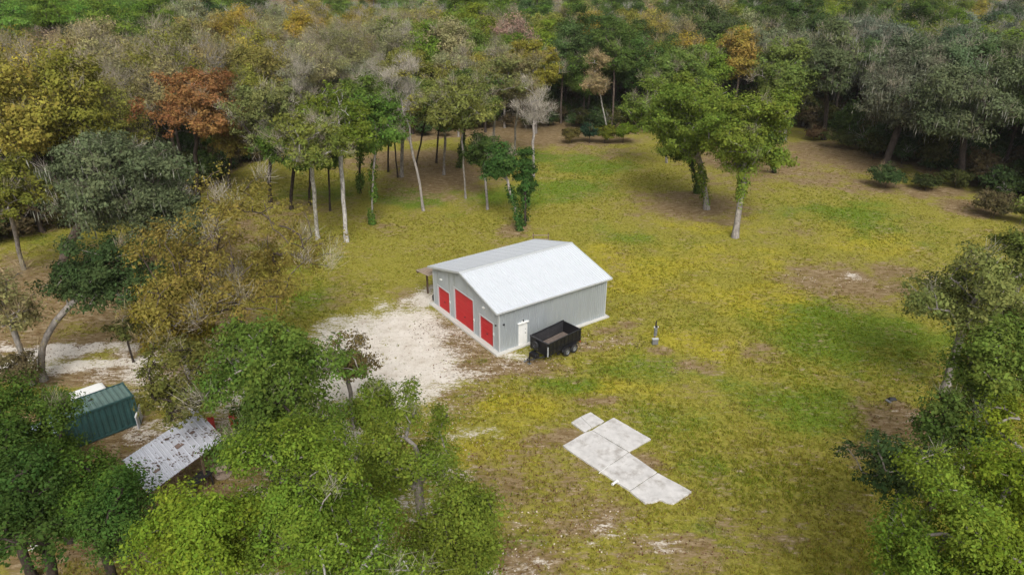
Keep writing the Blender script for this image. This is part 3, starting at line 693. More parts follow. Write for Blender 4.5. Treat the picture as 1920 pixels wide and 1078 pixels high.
Vq, Fq = quads(np.stack([uu + k_sh*vv, vv, 2.35+vv/sw_*.22+.05+gq.random(nq)*.02], 1), np.array([0, 0, 1.])+gq.normal(size=(nq, 3))*.2, gq.normal(size=(nq, 3)), gq.uniform(.06, .24, nq), gq.uniform(.05, .14, nq))
lq = link(bpy.data.objects.new('leaf_litter', np_mesh('leaf_litter', Vq, Fq, simple('dead_leaves', (.10,.065,.045), .9, var=.5))))
lq.location = (float(c0[0]), float(c0[1]), 0); lq.rotation_euler = (0, 0, sa); tag(lq, 'dark dead leaves strewn on the white tin shed roof', 'leaves', kind='stuff')
for x in (.1, sl_/3, 2*sl_/3, sl_-.15):
    for y in (.08, sw_-.2): MB().box((x+k_sh*y, y, -.1), (x+k_sh*y+.1, y+.1, 2.3)).build('post', M['wood'], sh)
for y in (.05, sw_-.16): 
    MB().box((k_sh*y, y, 2.2), (sl_+k_sh*y, y+.06, 2.33)).build('beam', M['wood'], sh)
# things stored under the shed
def loc(t_x, t_y): v = Matrix.Rotation(sa, 2) @ Vector((t_x, t_y)); return (c0[0]+v.x, c0[1]+v.y)
x, y = loc(sl_*.62, .25)
wk = empty('workbench', (x, y, 0), sa, 'dark workbench under the front edge of the tin-roofed shed', 'workbench')
MB().box((-.7,-.35,.82),(.7,.35,.9)).build('top', M['dark'], wk)
for a in (-.62,.56):
    for b in (-.3,.24): MB().box((a,b,-.05),(a+.07,b+.07,.82)).build('leg', M['dark'], wk)
x, y = loc(sl_*.9, .1)
cr = empty('cable_spool', (x, y, 0), sa, 'pale wooden cable spool at the right end of the tin-roofed shed', 'spool')
for z in (0, .6): MB().lathe([(0,z),(.5,z),(.5,z+.06),(0,z+.06)], (0,0,0), 'z', 18).build('flange', M['wood2'], cr)
MB().lathe([(.22,.06),(.22,.6)], (0,0,0), 'z', 14).build('drum', M['wood2'], cr)

# red barrels
for k, (px, py, lab) in enumerate(((437, 779, 'red steel drum standing right of the tin-roofed shed'), (392, 786, 'red steel drum behind the top corner of the tin-roofed shed'))):
    p = at(px, py, .9); b = empty('steel_drum', (float(p[0]), float(p[1]), 0), 0, lab, 'drum', 'red steel drums')
    MB().lathe([(0,0),(.29,0),(.29,.28),(.30,.30),(.29,.32),(.29,.58),(.30,.60),(.29,.62),(.29,.88),(.0,.86)], (0,0,0), 'z', 18).build('shell', M['redm'], b, smooth=True)
    MB().lathe([(.26,.865),(.30,.87),(.30,.90),(.26,.90)], (0,0,0), 'z', 18).build('lid_ring', M['redm'], b)
# tubular gate panel, red and white cooler, bucket and bent frames at the lower left
p = at(236, 1020, .5)
gp = empty('tube_gate', (float(p[0]), float(p[1]), 0), .62, 'grey tubular livestock gate leaning flat in the shade at lower left', 'gate')
gt = [(-.95,0,.25),(.95,0,.25)]
for k in range(5):
    yy = -.5 + k*.25; zz_ = .12 + k*.14
    MB().tube((-.9, yy, zz_), (.9, yy, zz_), .02, k=6).build('rail', M['grey'], gp)
for x in (-.9, 0, .9): MB().tube((x, -.5, .12), (x, .5, .68), .022, k=6).build('upright', M['grey'], gp)
p = at(265, 1016, .3)
co = empty('cooler_box', (float(p[0]), float(p[1]), 0), .5, 'small cooler with white side and red lid in the shade at lower left', 'cooler')
MB().box((-.22,-.15,0),(.22,.15,.3)).build('body', M['white'], co, bevel=.02); MB().box((-.24,-.17,.3),(.24,.17,.38)).build('lid', M['redm'], co, bevel=.02)
p = at(78, 1012, .2)
bk = empty('white_bucket', (float(p[0]), float(p[1]), .14), 0, 'white bucket lying on its side by the leaf pile at lower left', 'bucket')
MB().lathe([(0,-.17),(.12,-.17),(.15,.17),(.13,.17),(.11,-.14),(0,-.14)], (0,0,0), 'x', 16).build('pail', M['white'], bk)
MB().lathe([(.15,.14),(.165,.15),(.165,.18),(.15,.18)], (0,0,0), 'x', 16).build('rim', M['white'], bk)
p = at(62, 1026, .1)
bf = empty('chair_frame', (float(p[0]), float(p[1]), 0), .3, 'tangled bent white frame of a broken chair lying beside the bucket', 'chair frame')
for a, b in (((-.4,-.2,.05),(.35,.1,.12)),((-.35,.25,.05),(.4,-.05,.2)),((-.4,-.2,.05),(-.3,.3,.3)),((.0,-.3,.08),(.1,.3,.25)),((.35,.1,.12),(.45,-.25,.1))):
    MB().tube(a, b, .018, k=6).build('bar', M['white'], bf)
p = at(8, 818, 2.4)
ts = empty('tin_shed', (float(p[0]), float(p[1]), 0), ang, 'blue-grey tin roofed shed at the left edge of the photo', 'shed')
for k in range(8):
    V, F_ = sheet(lambda s, o_, t: (s, t, 2.35+t*.12+o_), rib_profile(-3.6+k*.6+.004, -3.6+(k+1)*.6-.004, .2, .03), lambda s: -1.4, lambda s: 1.3)
    MB().add(V, F_).build('roof_sheet', M['bluetin'], ts)
for a, b in ((-3.4,-1.2),(1.05,-1.2),(-3.4,1.1),(1.05,1.1)): MB().box((a,b,-.1),(a+.1,b+.1,2.3+b*.12)).build('post', M['wood'], ts)
MB().box((-3.35,1.0,.0),(1.05,1.06,2.3)).build('rear_wall', M['bluetin'], ts)

# ------------------------------------------------------------------ trees
def frames(d):
    d = d/np.maximum(np.linalg.norm(d, axis=1, keepdims=True), 1e-6)
    h = np.where(np.abs(d[:, 2:3]) < .9, np.array([[0, 0, 1.]]), np.array([[1., 0, 0]]))
    a = np.cross(h, d); a /= np.linalg.norm(a, axis=1, keepdims=True); return d, a, np.cross(d, a)
def seg_tubes(P, Q, r0, r1, k):
    d, a, b = frames(Q-P); n = len(P); Vs = []
    for c, r in ((P - d*r0[:, None]*.4, r0), (Q + d*r1[:, None]*.4, r1)):
        for i in range(k):
            t = 2*math.pi*i/k; Vs.append(c + a*(math.cos(t)*r)[:, None] + b*(math.sin(t)*r)[:, None])
    V = np.stack(Vs, 1).reshape(-1, 3); base = (np.arange(n)*2*k)[:, None]
    F_ = np.concatenate([base + np.array([[i, (i+1) % k, k+(i+1) % k, k+i]]) for i in range(k)], 0)
    return V, F_
def quads(C, N, T, ln, wd):
    B = np.cross(N, T); B /= np.maximum(np.linalg.norm(B, axis=1, keepdims=True), 1e-6); T = np.cross(B, N)
    T /= np.maximum(np.linalg.norm(T, axis=1, keepdims=True), 1e-6)
    V = np.stack([C - T*ln[:, None]*.5, C + B*wd[:, None]*.5, C + T*ln[:, None]*.5, C - B*wd[:, None]*.5], 1).reshape(-1, 3)
    F_ = np.arange(len(C)*4).reshape(-1, 4); return V, F_

def gen_tree(seed, H, cb, R, n=70, rc=1.0, nl=120, ls=.26, bare=0.1, tw=60, moss=0, tr=.22, lean=(0, 0), crown_off=(0, 0), trunk_f=.6, flat=.65, lob=6, ivy=0, bough=0, airy=False, leanp=1.3, Ry=None, outer=.42, kside=6, fork=0):
    """returns dict part -> (V, F, attrs)"""
    g = np.random.default_rng(seed); Ry = Ry or R; hz = (H-cb)/2; off = np.array([lean[0]+crown_off[0], lean[1]+crown_off[1], (H+cb)/2])
    # uneven outline: a few lobes pull the crown out
    ld = g.normal(size=(lob, 3)); ld[:, 2] = np.abs(ld[:, 2])*.8 - .2; ld /= np.linalg.norm(ld, axis=1, keepdims=True); lw = g.uniform(.15, .5, lob)
    K = int(bough or (7 + R*1.6)*(1.45 if airy else 1)); BD = g.normal(size=(K*6, 3)); BD /= np.linalg.norm(BD, axis=1, keepdims=True); BD[:, 2] = BD[:, 2]*.9+.1
    ks = []                                # bough directions kept apart from each other
    for i in range(len(BD)):
        if len(ks) < K and (not ks or np.max(BD[ks]@BD[i]) < (.90 if airy else .86)): ks.append(i)
    BD = BD[ks]; K = len(BD)
    BS = .74 + (np.exp((BD@ld.T-1)/.13)*lw).max(1); brr = R*(g.uniform(.20, .34, K) if airy else g.uniform(.30, .46, K))
    BC_ = BD*(BS*g.uniform(.55, .80, K))[:, None]*np.array([R, Ry, hz]) + off
    bi = g.integers(0, K, n*4); D = g.normal(size=(n*4, 3)); D /= np.linalg.norm(D, axis=1, keepdims=True); D[:, 2] = np.where(D[:, 2] < -.2, -D[:, 2], D[:, 2])
    C = BC_[bi] + D*(g.random(n*4)**outer)[:, None]*brr[bi][:, None]*np.array([1, Ry/R, 1.05 if airy else .78])
    fl_ = g.random(n*4) < (.05 if airy else .12); C[fl_] = (D*np.array([R, Ry, hz])*(g.random(n*4)**.5)[:, None]*.7 + off)[fl_]
    pull = np.clip((C[:, 2]-cb)/(2*hz), 0, 1); C[:, :2] = off[:2] + (C[:, :2]-off[:2])*(1.0-.12*pull)[:, None]
    C[:, 2] = np.maximum(C[:, 2], cb + g.random(len(C))*rc)
    keep = []
    for i in range(len(C)):
        if len(keep) >= n: break
        if not keep or np.min(np.linalg.norm((C[keep]-C[i])/np.array([1, 1, .8]), axis=1)) > rc*.52: keep.append(i)
    C = C[keep]; n = len(C); BT = g.random(K)[bi[keep]]; BH = g.random(K)[bi[keep]]
    # trunk
    top = cb + trunk_f*(H-cb); m = 9; nodes = []; par = []
    wob = g.normal(size=(m, 2))*.10*np.linspace(0, 1, m)[:, None]*H/12
    for i in range(m):
        f = i/(m-1); nodes.append([(lean[0]+crown_off[0]*.4)*f**leanp+wob[i, 0], (lean[1]+crown_off[1]*.4)*f**leanp+wob[i, 1], top*f-.15]); par.append(i-1)
    nodes = [np.array(p_) for p_ in nodes]; cnt0 = len(nodes); tips = []
    ordr = np.argsort(np.linalg.norm(C-np.array([nodes[-1][0], nodes[-1][1], cb]), axis=1))
    for i in ordr:
        c = C[i]; A = np.array(nodes); v = c-A; dd = np.linalg.norm(v, axis=1)
        cost = dd + np.where(v[:, 2] < .15*dd, 1.6*(.15*dd-v[:, 2]), 0) + np.where(A[:, 2] < cb*.75, 6, 0)
        j = int(np.argmin(cost)); prev = j; steps = 2 if dd[j] < 2.2 else 3
        for s_ in range(1, steps+1):
            f = s_/steps; q = A[j]+(c-A[j])*f; q = q + g.normal(size=3)*.10*dd[j]*(1-f)*.8; q[2] += .10*dd[j]*math.sin(f*math.pi)
            if s_ == steps: q = c
            nodes.append(q); par.append(prev); prev = len(nodes)-1
        tips.append((i, prev))
    A = np.array(nodes); par = np.array(par); w = np.zeros(len(A)); 
    for i, t in tips: w[t] += 1
    for k in range(len(A)-1, 0, -1): w[par[k]] += w[k]
    rr = tr*(np.maximum(w, .6)/w[0])**.5; rr[:cnt0] = np.maximum(rr[:cnt0], tr*(1-.55*np.linspace(0, 1, cnt0)))
    rr = np.maximum(rr, .014*max(1, R/4)); rr[0] *= 1.5
    ch = np.arange(1, len(A)); V, F_ = seg_tubes(A[par[ch]], A[ch], np.minimum(rr[par[ch]], rr[ch]*1.5), rr[ch], kside)
    out = {'trunk': (V, F_, {})}
    # leaves
    isb = g.random(n) < bare; LC = C[~isb]; tintc = .5*g.random(n)+.5*BT; huec = .45*g.random(n)+.55*BH
    if len(LC):
        cnt = np.maximum(8, (nl*g.uniform(.55, 1.45, len(LC))).astype(int)); idx = np.repeat(np.arange(len(LC)), cnt); N_ = len(idx)
        # each clump is itself made of little sprays
        sub = g.normal(size=(len(LC), 7, 3)); sub /= np.linalg.norm(sub, axis=2, keepdims=True); sub *= g.uniform(.35, 1.0, (len(LC), 7, 1))
        sdir = sub[idx, g.integers(0, 7, N_)]; jit = g.normal(size=(N_, 3))*.30
        d = (sdir+jit)*np.array([1, 1, flat]); rcl = rc*g.uniform(.75, 1.25, len(LC))[idx]
        P = LC[idx] + d*rcl[:, None]
        P[:, 2] = np.maximum(P[:, 2], .25)
        od = P-off; od /= np.maximum(np.linalg.norm(od, axis=1, keepdims=True), 1e-6); Nn = d*.75 + od*.35 + np.array([0, 0, .45]) + g.normal(size=(N_, 3))*.42; Nn /= np.linalg.norm(Nn, axis=1, keepdims=True)
        T = g.normal(size=(N_, 3)); s_ = ls*np.clip(g.lognormal(-.08, .38, N_), .4, 2.0)
        V, F_ = quads(P, Nn, T, s_, s_*g.uniform(.4, .75, N_))
        ti = np.clip(.5*tintc[~isb][idx] + .5*g.random(N_), 0, 1); hu = np.clip(.55*huec[~isb][idx]+.45*g.random(N_), 0, 1)
        if ivy:
            z0_, z1_ = ivy if isinstance(ivy, tuple) else (.3, ivy); kc = g.uniform(z0_, z1_, 9); kr = g.uniform(.25, .75, 9); ka = g.uniform(0, 6.28, 9); ki = g.integers(0, 9, 900)
            Z = np.clip(kc[ki]+g.normal(size=900)*.45, z0_*.8, z1_+.4); ph = ka[ki]+g.normal(size=900)*1.1; ii = np.clip((Z/top*(m-1)).astype(int), 0, m-2); rad = .12+kr[ki]*g.random(900)**.6
            P2 = A[ii] + (A[ii+1]-A[ii])*((Z/top*(m-1))-ii)[:, None] + np.stack([np.cos(ph)*rad, np.sin(ph)*rad, 0*Z], 1)
            N2 = np.stack([np.cos(ph), np.sin(ph), .5+0*Z], 1)+g.normal(size=(900, 3))*.4; N2 /= np.linalg.norm(N2, axis=1, keepdims=True)
            V2, F2 = quads(P2, N2, g.normal(size=(900, 3)), np.full(900, ls*1.1), np.full(900, ls*.8))
            F_ = np.concatenate([F_, F2+len(V)]); V = np.concatenate([V, V2]); ti = np.concatenate([ti, g.random(900)]); hu = np.concatenate([hu, g.random(900)])
        out['crown'] = (V, F_, {'tint': np.repeat(ti, 4), 'hue': np.repeat(hu, 4)})
    # fine bare twigs, as slim blades
    BC = C[isb] if isb.any() else C[:0]
    if tw and len(BC):
        idx = np.repeat(np.arange(len(BC)), tw); N_ = len(idx)
        up = BC[idx]-np.array([off[0], off[1], cb]); up /= np.linalg.norm(up, axis=1, keepdims=True)
        d = up*.8+g.normal(size=(N_, 3))*.55; d[:, 2] += .25; d /= np.linalg.norm(d, axis=1, keepdims=True)
        ln = rc*g.uniform(.5, 1.7, N_); st = BC[idx]+g.normal(size=(N_, 3))*rc*.28
        Nn = np.cross(d, g.normal(size=(N_, 3))); Nn /= np.maximum(np.linalg.norm(Nn, axis=1, keepdims=True), 1e-6)
        V, F_ = quads(st+d*ln[:, None]*.5, Nn, d, ln, np.full(N_, max(.010, ls*.085)))
        out['twigs'] = (V, F_, {'tint': np.repeat(g.random(N_), 4), 'hue': np.repeat(g.random(N_), 4)})
    if moss:
        low = C[np.argsort(C[:, 2])[:int(n*.9)]]; idx = g.integers(0, len(low), moss)
        P = low[idx]+g.normal(size=(moss, 3))*np.array([rc*.7, rc*.7, rc*.3]); ln = g.uniform(.3, 1.25, moss)*rc; P[:, 2] -= ln*.4
        ph = g.uniform(0, 6.28, moss); Nn = np.stack([np.cos(ph), np.sin(ph), .1*g.normal(size=moss)], 1)
        T = np.stack([.06*g.normal(size=moss), .06*g.normal(size=moss), -np.ones(moss)], 1)
        V, F_ = quads(P, Nn, T, ln, g.uniform(.04, .11, moss)*rc)
        out['moss'] = (V, F_, {'tint': np.repeat(g.random(moss), 4), 'hue': np.repeat(g.random(moss), 4)})
    return out

COLR = {'bright': (.140,.215,.028), 'green': (.135,.190,.028), 'dark': (.066,.108,.028), 'deep': (.056,.092,.032), 'olive': (.200,.200,.044),
        'greyolive': (.225,.220,.088), 'gold': (.255,.220,.040), 'rust': (.270,.150,.055), 'tan': (.290,.235,.115), 'pink': (.270,.190,.135),
        'mossy': (.150,.172,.105), 'sage': (.112,.142,.070), 'lime': (.165,.238,.026), 'brownleaf': (.160,.125,.050), 'pine': (.120,.205,.034), 'yolive': (.250,.230,.038)}
TWC = {'grey': (.28,.25,.185), 'pale': (.37,.34,.28), 'tan': (.29,.24,.13), 'pinkgrey': (.27,.23,.18)}
MOSSC = (.215,.22,.18)
def tree_from(parts, name, loc, rz, colr, bark='brown', twc='grey', label=None, group=None, scale=(1,1,1), cat='tree'):
    t = bpy.data.objects.new(name, None); t.location = (float(loc[0]), float(loc[1]), 0); t.rotation_euler = (0, 0, rz); t.scale = scale; link(t)
    tag(t, label, cat, group)
    for pn, me in parts.items():
        o = link(bpy.data.objects.new(pn, me), t)
        if pn == 'crown': o.color = (*colr, 1)
        elif pn == 'twigs': o.color = (*TWC[twc], 1)
        elif pn == 'moss': o.color = (*MOSSC, 1)
        if pn != 'trunk': o['kind'] = 'stuff'
    return t
def meshes_of(parts, bark):
    mats = {'trunk': BARK[bark], 'crown': LEAF, 'twigs': TWIG, 'moss': MOSS}
    return {k: np_mesh(k, v[0], v[1], mats[k], v[2], smooth=(k == 'trunk')) for k, v in parts.items()}
NAMED = []      # (x, y, z, short name) landmarks for the labels of the forest trees
def own_tree(px, py, zc, label, colr, bark='brown', twc='grey', base=None, name='broadleaf_tree', short=None, jitter=1.0, cat='tree', **kw):
    """crown centre seen at px,py at height zc, or base=(px,py) on the ground"""
    kw['R'] *= 1.02; kw['H'] -= .2; H = kw['H']
    if kw['ls'] < .175 and kw['bare'] < .3: kw['bare'] *= .45
    if kw['ls'] < .125: kw['airy'] = True; kw['R'] *= 1.06; kw['H'] += .3; kw['flat'] = .8
    if base is not None:
        b = at(*base); c = at(px, py, zc); lean = (float(c[0]-b[0]), float(c[1]-b[1])); kw['crown_off'] = (0, 0); kw['lean'] = lean
    else:
        b = at(px, py, zc)
    parts = gen_tree(**kw)
    col = COLR[colr] if isinstance(colr, str) else colr
    t = tree_from(meshes_of(parts, bark), name, b, 0, col, bark, twc, label, cat=cat)
    if short: c_ = at(px, py, zc); NAMED.append((c_[0], c_[1], zc, short))
    return t

# --- the foreground crowns
own_tree(372, 990, 9.5, 'bright yellow-green tree filling the bottom of the photo, left of centre', 'lime', 'grey', seed=11, H=12.3, cb=4.5, R=2.9, n=120, rc=.72, nl=400, ls=.11, bare=.05, tr=.25, lob=8)
own_tree(560, 915, 10, 'tall bright green tree directly below the mid green tree, nearest the camera', 'bright', 'grey', 'pale', seed=12, H=13.6, cb=4.5, R=2.8, n=130, rc=.72, nl=400, ls=.11, bare=.07, tr=.28, lob=9)
own_tree(655, 1085, 9, 'green tree with pale bare branches at the bottom edge of the photo', 'bright', 'pale', 'pale', seed=13, H=11.5, cb=4.5, R=2.9, n=110, rc=.7, nl=330, ls=.11, bare=.24, tw=40, tr=.25, lob=8)
own_tree(782, 850, 8.5, 'airy green tree in front of the sandy yard, sand showing through it', 'green', 'grey', 'pale', seed=14, H=12.3, cb=4.0, R=2.7, n=85, rc=.6, nl=250, ls=.11, bare=.06, tr=.22, lob=10, outer=.3)
own_tree(848, 985, 7.5, 'green tree standing furthest right of the foreground clump beside the grass', 'green', 'dark', 'grey', seed=15, H=10.6, cb=3.2, R=2.6, n=100, rc=.7, nl=330, ls=.11, bare=.04, tr=.22, lob=9, outer=.33)
own_tree(700, 770, 6.5, 'small green tree at the tip of the foreground clump against the sandy yard', 'green', 'grey', seed=16, H=9.4, cb=3.0, R=1.7, n=60, rc=.62, nl=220, ls=.13, bare=.05, tr=.16, lob=6)
own_tree(510, 690, 8.0, 'rounded mid green tree between the yellow tree and the sandy yard', (.115,.185,.034), 'grey', 'pale', seed=17, H=12.0, cb=4.0, R=5.0, n=150, rc=.85, nl=260, ls=.17, bare=.08, tr=.28, lob=8, short='rounded mid green tree')
own_tree(500, 800, 6.5, 'dark green tree filling the gap behind the bright foreground trees', (.075,.13,.025), 'dark', seed=18, H=9.5, cb=3.0, R=3.0, n=100, rc=.8, nl=220, ls=.16, bare=.06, tr=.25, lob=7)
own_tree(340, 735, 5.5, 'sparse brownish green tree right of the green container', (.14,.15,.038), 'dark', base=(318, 775), seed=19, H=9.5, cb=2.5, R=3.3, n=90, rc=.72, nl=110, ls=.17, bare=.16, tw=30, tr=.2, lob=9, outer=.3)
own_tree(648, 668, 5.5, 'thin brown-leaved oak overhanging the left edge of the sandy yard', 'brownleaf', 'grey', 'pale', seed=20, H=8.0, cb=3.0, R=2.3, n=52, rc=.62, nl=85, ls=.17, bare=.1, tw=20, tr=.14, lob=8, outer=.3)
own_tree(435, 505, 9.5, 'large half-bare tree with golden brown leaves left of the barn', (.225,.195,.045), 'brown', 'pale', seed=21, H=15.8, cb=3.0, R=7.8, n=260, rc=.95, nl=150, ls=.165, bare=.24, tw=110, tr=.3, lob=11, outer=.55, bough=22, short='half-bare golden tree')
own_tree(330, 600, 6.0, 'olive gold tree on the left flank of the half-bare golden tree', (.17,.14,.025), 'grey', 'tan', seed=22, H=9.5, cb=2.0, R=3.5, n=100, rc=.8, nl=170, ls=.19, bare=.12, tw=40, tr=.2, lob=9)
own_tree(690, 900, 6.0, 'low green tree filling the gap inside the foreground clump below the yard', 'green', 'grey', seed=23, H=8.5, cb=2.5, R=2.4, n=70, rc=.66, nl=300, ls=.11, bare=.05, tr=.16, lob=6)
own_tree(600, 800, 6.0, 'small leafy tree between the mid green tree and the foreground clump', (.12,.185,.03), 'grey', seed=24, H=8.2, cb=2.5, R=2.0, n=60, rc=.62, nl=280, ls=.11, bare=.05, tr=.15, lob=6)
# left bottom, dark
own_tree(62, 812, 7.0, 'dark green tree in front of the container at the left edge', (.075,.135,.024), 'dark', seed=31, H=9.6, cb=3.0, R=3.0, n=120, rc=.78, nl=330, ls=.12, bare=.03, tr=.25, lob=8)
own_tree(150, 900, 6.8, 'dark green tree between the green container and the lowest left corner', (.080,.15,.024), 'dark', seed=32, H=9.0, cb=3.0, R=2.3, n=90, rc=.72, nl=330, ls=.12, bare=.03, tr=.22, lob=8)
own_tree(55, 960, 7.0, 'deep green shady tree in the lower left corner of the photo', (.055,.105,.024), 'dark', 'pale', seed=33, H=9.5, cb=3.2, R=3.0, n=85, rc=.7, nl=220, ls=.13, bare=.08, tw=30, tr=.22, lob=9, outer=.3)
own_tree(225, 960, 6.5, 'small dark tree just below the tin-roofed shed', (.06,.12,.025), 'dark', seed=34, H=8.6, cb=3.0, R=2.0, n=55, rc=.66, nl=310, ls=.11, bare=.04, tr=.18, lob=6)
own_tree(-20, 880, 7.0, 'green tree cut off by the left edge, lower half of the photo', (.06,.11,.022), 'dark', seed=35, H=10.5, cb=3.0, R=3.0, n=80, rc=.75, nl=220, ls=.14, bare=.03, tr=.22)
own_tree(5, 560, 7.0, 'sparse yellowish grey tree at the left edge beside the dirt track', 'greyolive', 'grey', 'tan', seed=36, H=10.5, cb=2.0, R=2.9, n=80, rc=.85, nl=80, ls=.2, bare=.3, tw=60, tr=.2, lob=8)
own_tree(15, 690, 2.2, 'brown bushy thicket beside the dirt track at the left edge', (.12,.105,.05), 'brown', 'tan', name='shrub', cat='shrub', seed=37, H=4.0, cb=.4, R=2.4, n=50, rc=.6, nl=120, ls=.16, bare=.3, tw=50, tr=.08)
own_tree(235, 628, 2.5, 'little dark oak sapling at the edge of the dirt track', (.075,.085,.025), 'dark', base=(250, 678), name='oak_sapling', seed=38, H=4.2, cb=1.4, R=1.6, n=26, rc=.55, nl=60, ls=.2, bare=.05, tr=.08)
own_tree(200, 530, 6.5, 'leaning dark-leaved oak with bare grey lower trunk by the dirt track', 'deep', 'grey', base=(83, 712), name='oak_tree', leanp=2.4, seed=39, H=9.8, cb=3.6, R=6.2, Ry=3.8, bough=14, n=180, rc=.75, nl=170, ls=.20, bare=.03, tr=.23, lob=8, short='leaning dark oak')
own_tree(212, 355, 8.8, 'broad grey-green oak hung with moss on the left, above the leaning dark oak', 'sage', 'brown', 'pale', base=(112, 515), name='oak_tree', seed=40, H=15.2, cb=2.0, R=8.0, n=290, rc=1.05, nl=200, ls=.24, bare=.10, tw=40, moss=1500, tr=.42, lob=10, short='broad mossy oak on the left')
own_tree(335, 415, 6.0, 'lower grey-green oak crown hanging to the right of the broad mossy oak', (.10,.13,.06), 'grey', 'pale', name='oak_tree', seed=41, H=9.8, cb=2.0, R=4.3, n=130, rc=.85, nl=170, ls=.22, bare=.08, tw=30, moss=200, tr=.22, lob=8)
# right side
own_tree(1825, 560, 7.5, 'thin olive oak overhanging the clearing at the right edge', (.155,.185,.055), 'grey', 'pale', name='oak_tree', seed=51, H=11.5, cb=3.0, R=4.6, n=140, rc=.85, nl=150, ls=.20, bare=.08, tw=30, tr=.3, lob=10, outer=.32)
own_tree(1925, 480, 7.5, 'leafy green tree at the right edge, furthest back of the right-hand group', (.15,.19,.045), 'grey', seed=52, H=12, cb=3.0, R=3.2, n=95, rc=.85, nl=200, ls=.20, bare=.04, tr=.26, lob=8)
own_tree(1865, 690, 8.0, 'mid green tree at the right edge between the thin oak and bright crown', (.13,.19,.036), 'grey', 'pale', seed=53, H=11.5, cb=3.5, R=3.1, n=100, rc=.78, nl=200, ls=.17, bare=.07, tr=.24, lob=9)
own_tree(1700, 880, 4.6, 'low dark-leaved oak spreading over the dry patch near the lower right', 'deep', 'grey', 'pale', name='oak_tree', seed=54, H=6.6, cb=1.8, R=3.0, n=62, rc=.66, nl=120, ls=.18, bare=.04, tr=.16, lob=10, outer=.3)
own_tree(1800, 790, 6.0, 'dark green oak tree reaching out just above the bright crown at right', (.085,.135,.03), 'dark', name='oak_tree', seed=55, H=8.4, cb=2.5, R=2.4, n=70, rc=.7, nl=150, ls=.16, bare=.05, tr=.2, lob=9)
own_tree(1770, 1000, 8.5, 'bright yellow-green tree filling the lower right corner', 'bright', 'grey', 'pale', seed=56, H=11.5, cb=4.0, R=3.1, n=120, rc=.7, nl=390, ls=.11, bare=.05, tr=.25, lob=9)
own_tree(1890, 900, 9.5, 'bright green tree at the right edge above the lower corner crown', (.15,.215,.022), 'grey', 'pale', seed=57, H=12.8, cb=4.5, R=2.9, n=110, rc=.7, nl=380, ls=.11, bare=.05, tr=.25, lob=8)
own_tree(1900, 1080, 8.5, 'bright green tree cut off by the bottom right corner', (.15,.22,.022), 'grey', seed=58, H=11, cb=4.0, R=2.6, n=80, rc=.7, nl=330, ls=.115, bare=.03, tr=.22)

# --- trees standing in the clearing, placed by the foot of their trunks
def clr(base, top, H, R, label, colr, bark='grey', **k):
    """base = foot of trunk, top = where the crown top shows"""
    b = at(*base); t_ = at(top[0], top[1], H); ln = np.clip(t_-b, -3.5, 3.5)
    kw = dict(H=H, cb=H*.45, R=R, n=60, rc=.85, nl=120, ls=.24, bare=.08, tr=.17, lob=7); short = k.pop('short', None); nm = k.pop('name', 'broadleaf_tree'); twc = k.pop('twc', 'grey')
    kw.update(k); big_ = 1.62 if 71 <= kw['seed'] <= 97 and kw['R'] > 2.6 and kw['bare'] < .5 else 1.2; kw['R'] *= big_; kw['n'] = int(kw['n']*big_*1.15); kw['H'] += .8; kw['cb'] *= .86
    parts = gen_tree(lean=(float(ln[0]), float(ln[1])), **kw)
    tree_from(meshes_of(parts, bark), nm, b, 0, COLR[colr] if isinstance(colr, str) else colr, bark, twc, label)
    if short: NAMED.append((b[0], b[1], H*.7, short))
clr((1378,445),(1380,108),18,5.2,'tall green tree with leaning bare lower trunk standing in the open grass at right',(.155,.215,.034),'grey',seed=61,n=210,rc=1.0,nl=180,ls=.24,cb=2.4,tr=.34,ivy=(4.2,7),lob=9,bare=.05,short='tall green clearing tree')
clr((1325,392),(1228,118),17.5,5.9,'rounded green tree just behind and left of the tall clearing tree',(.14,.205,.034),'grey',seed=62,n=210,rc=1.05,nl=180,ls=.25,cb=2.2,tr=.34,ivy=(1.0,5.5),lob=8,bare=.04)
clr((1308,362),(1290,200),12,2.8,'slim ivy-clad tree between the two big green clearing trees','dark','dark',seed=63,n=70,cb=1.5,ivy=7)
clr((1250,305),(1200,160),12.5,4.8,'spreading low-limbed tree at the far left of the clearing trees on the right',(.125,.185,.034),'grey',seed=64,n=80,cb=4,nl=140)
clr((1450,324),(1462,175),13,2.8,'narrow dark ivy-covered tree right of the tall clearing tree',(.085,.13,.03),'dark',seed=65,n=80,cb=1.0,nl=130,ivy=5)
clr((1470,262),(1440,110),17.5,5.5,'wide pale green tree behind the tall clearing tree',(.15,.205,.05),'grey',seed=66,n=150,rc=1.15,nl=150,ls=.3,cb=5,tr=.35)
clr((1290,250),(1290,115),16.5,5.5,'wide green tree behind the rounded clearing tree',(.13,.195,.045),'grey',seed=67,n=150,rc=1.15,nl=150,ls=.3,cb=4,tr=.35)
clr((650,453),(640,168),15.5,3.2,'tree with tall straight whitish trunk left of the barn','green','pale',seed=71,n=75,cb=8.2,nl=110,tr=.24,short='white-trunked tree')
clr((698,420),(702,158),15.5,2.7,'slender tree with ivy collar right of the white-trunked tree',(0.101,0.181,0.033),'grey',seed=72,n=75,cb=5.5,ivy=7,tr=.13)
clr((794,395),(768,90),18,3.3,'tall bare grey tree with forked pale trunk behind the barn','olive','grey',seed=73,n=95,cb=6,bare=.9,tw=45,lob=10,tr=.17,twc='pale',name='bare_tree',short='tall bare grey tree')
clr((873,372),(862,140),16,3.8,'thin-trunked olive tree behind the barn',(0.179,0.206,0.055),'grey',seed=74,n=100,cb=7.5,tr=.13,bare=.12)
clr((914,392),(905,245),8.8,2.1,'small dark green tree left of the ivy-clad pair behind the barn','dark','grey',seed=75,n=48,cb=2.6,nl=170,tr=.17)
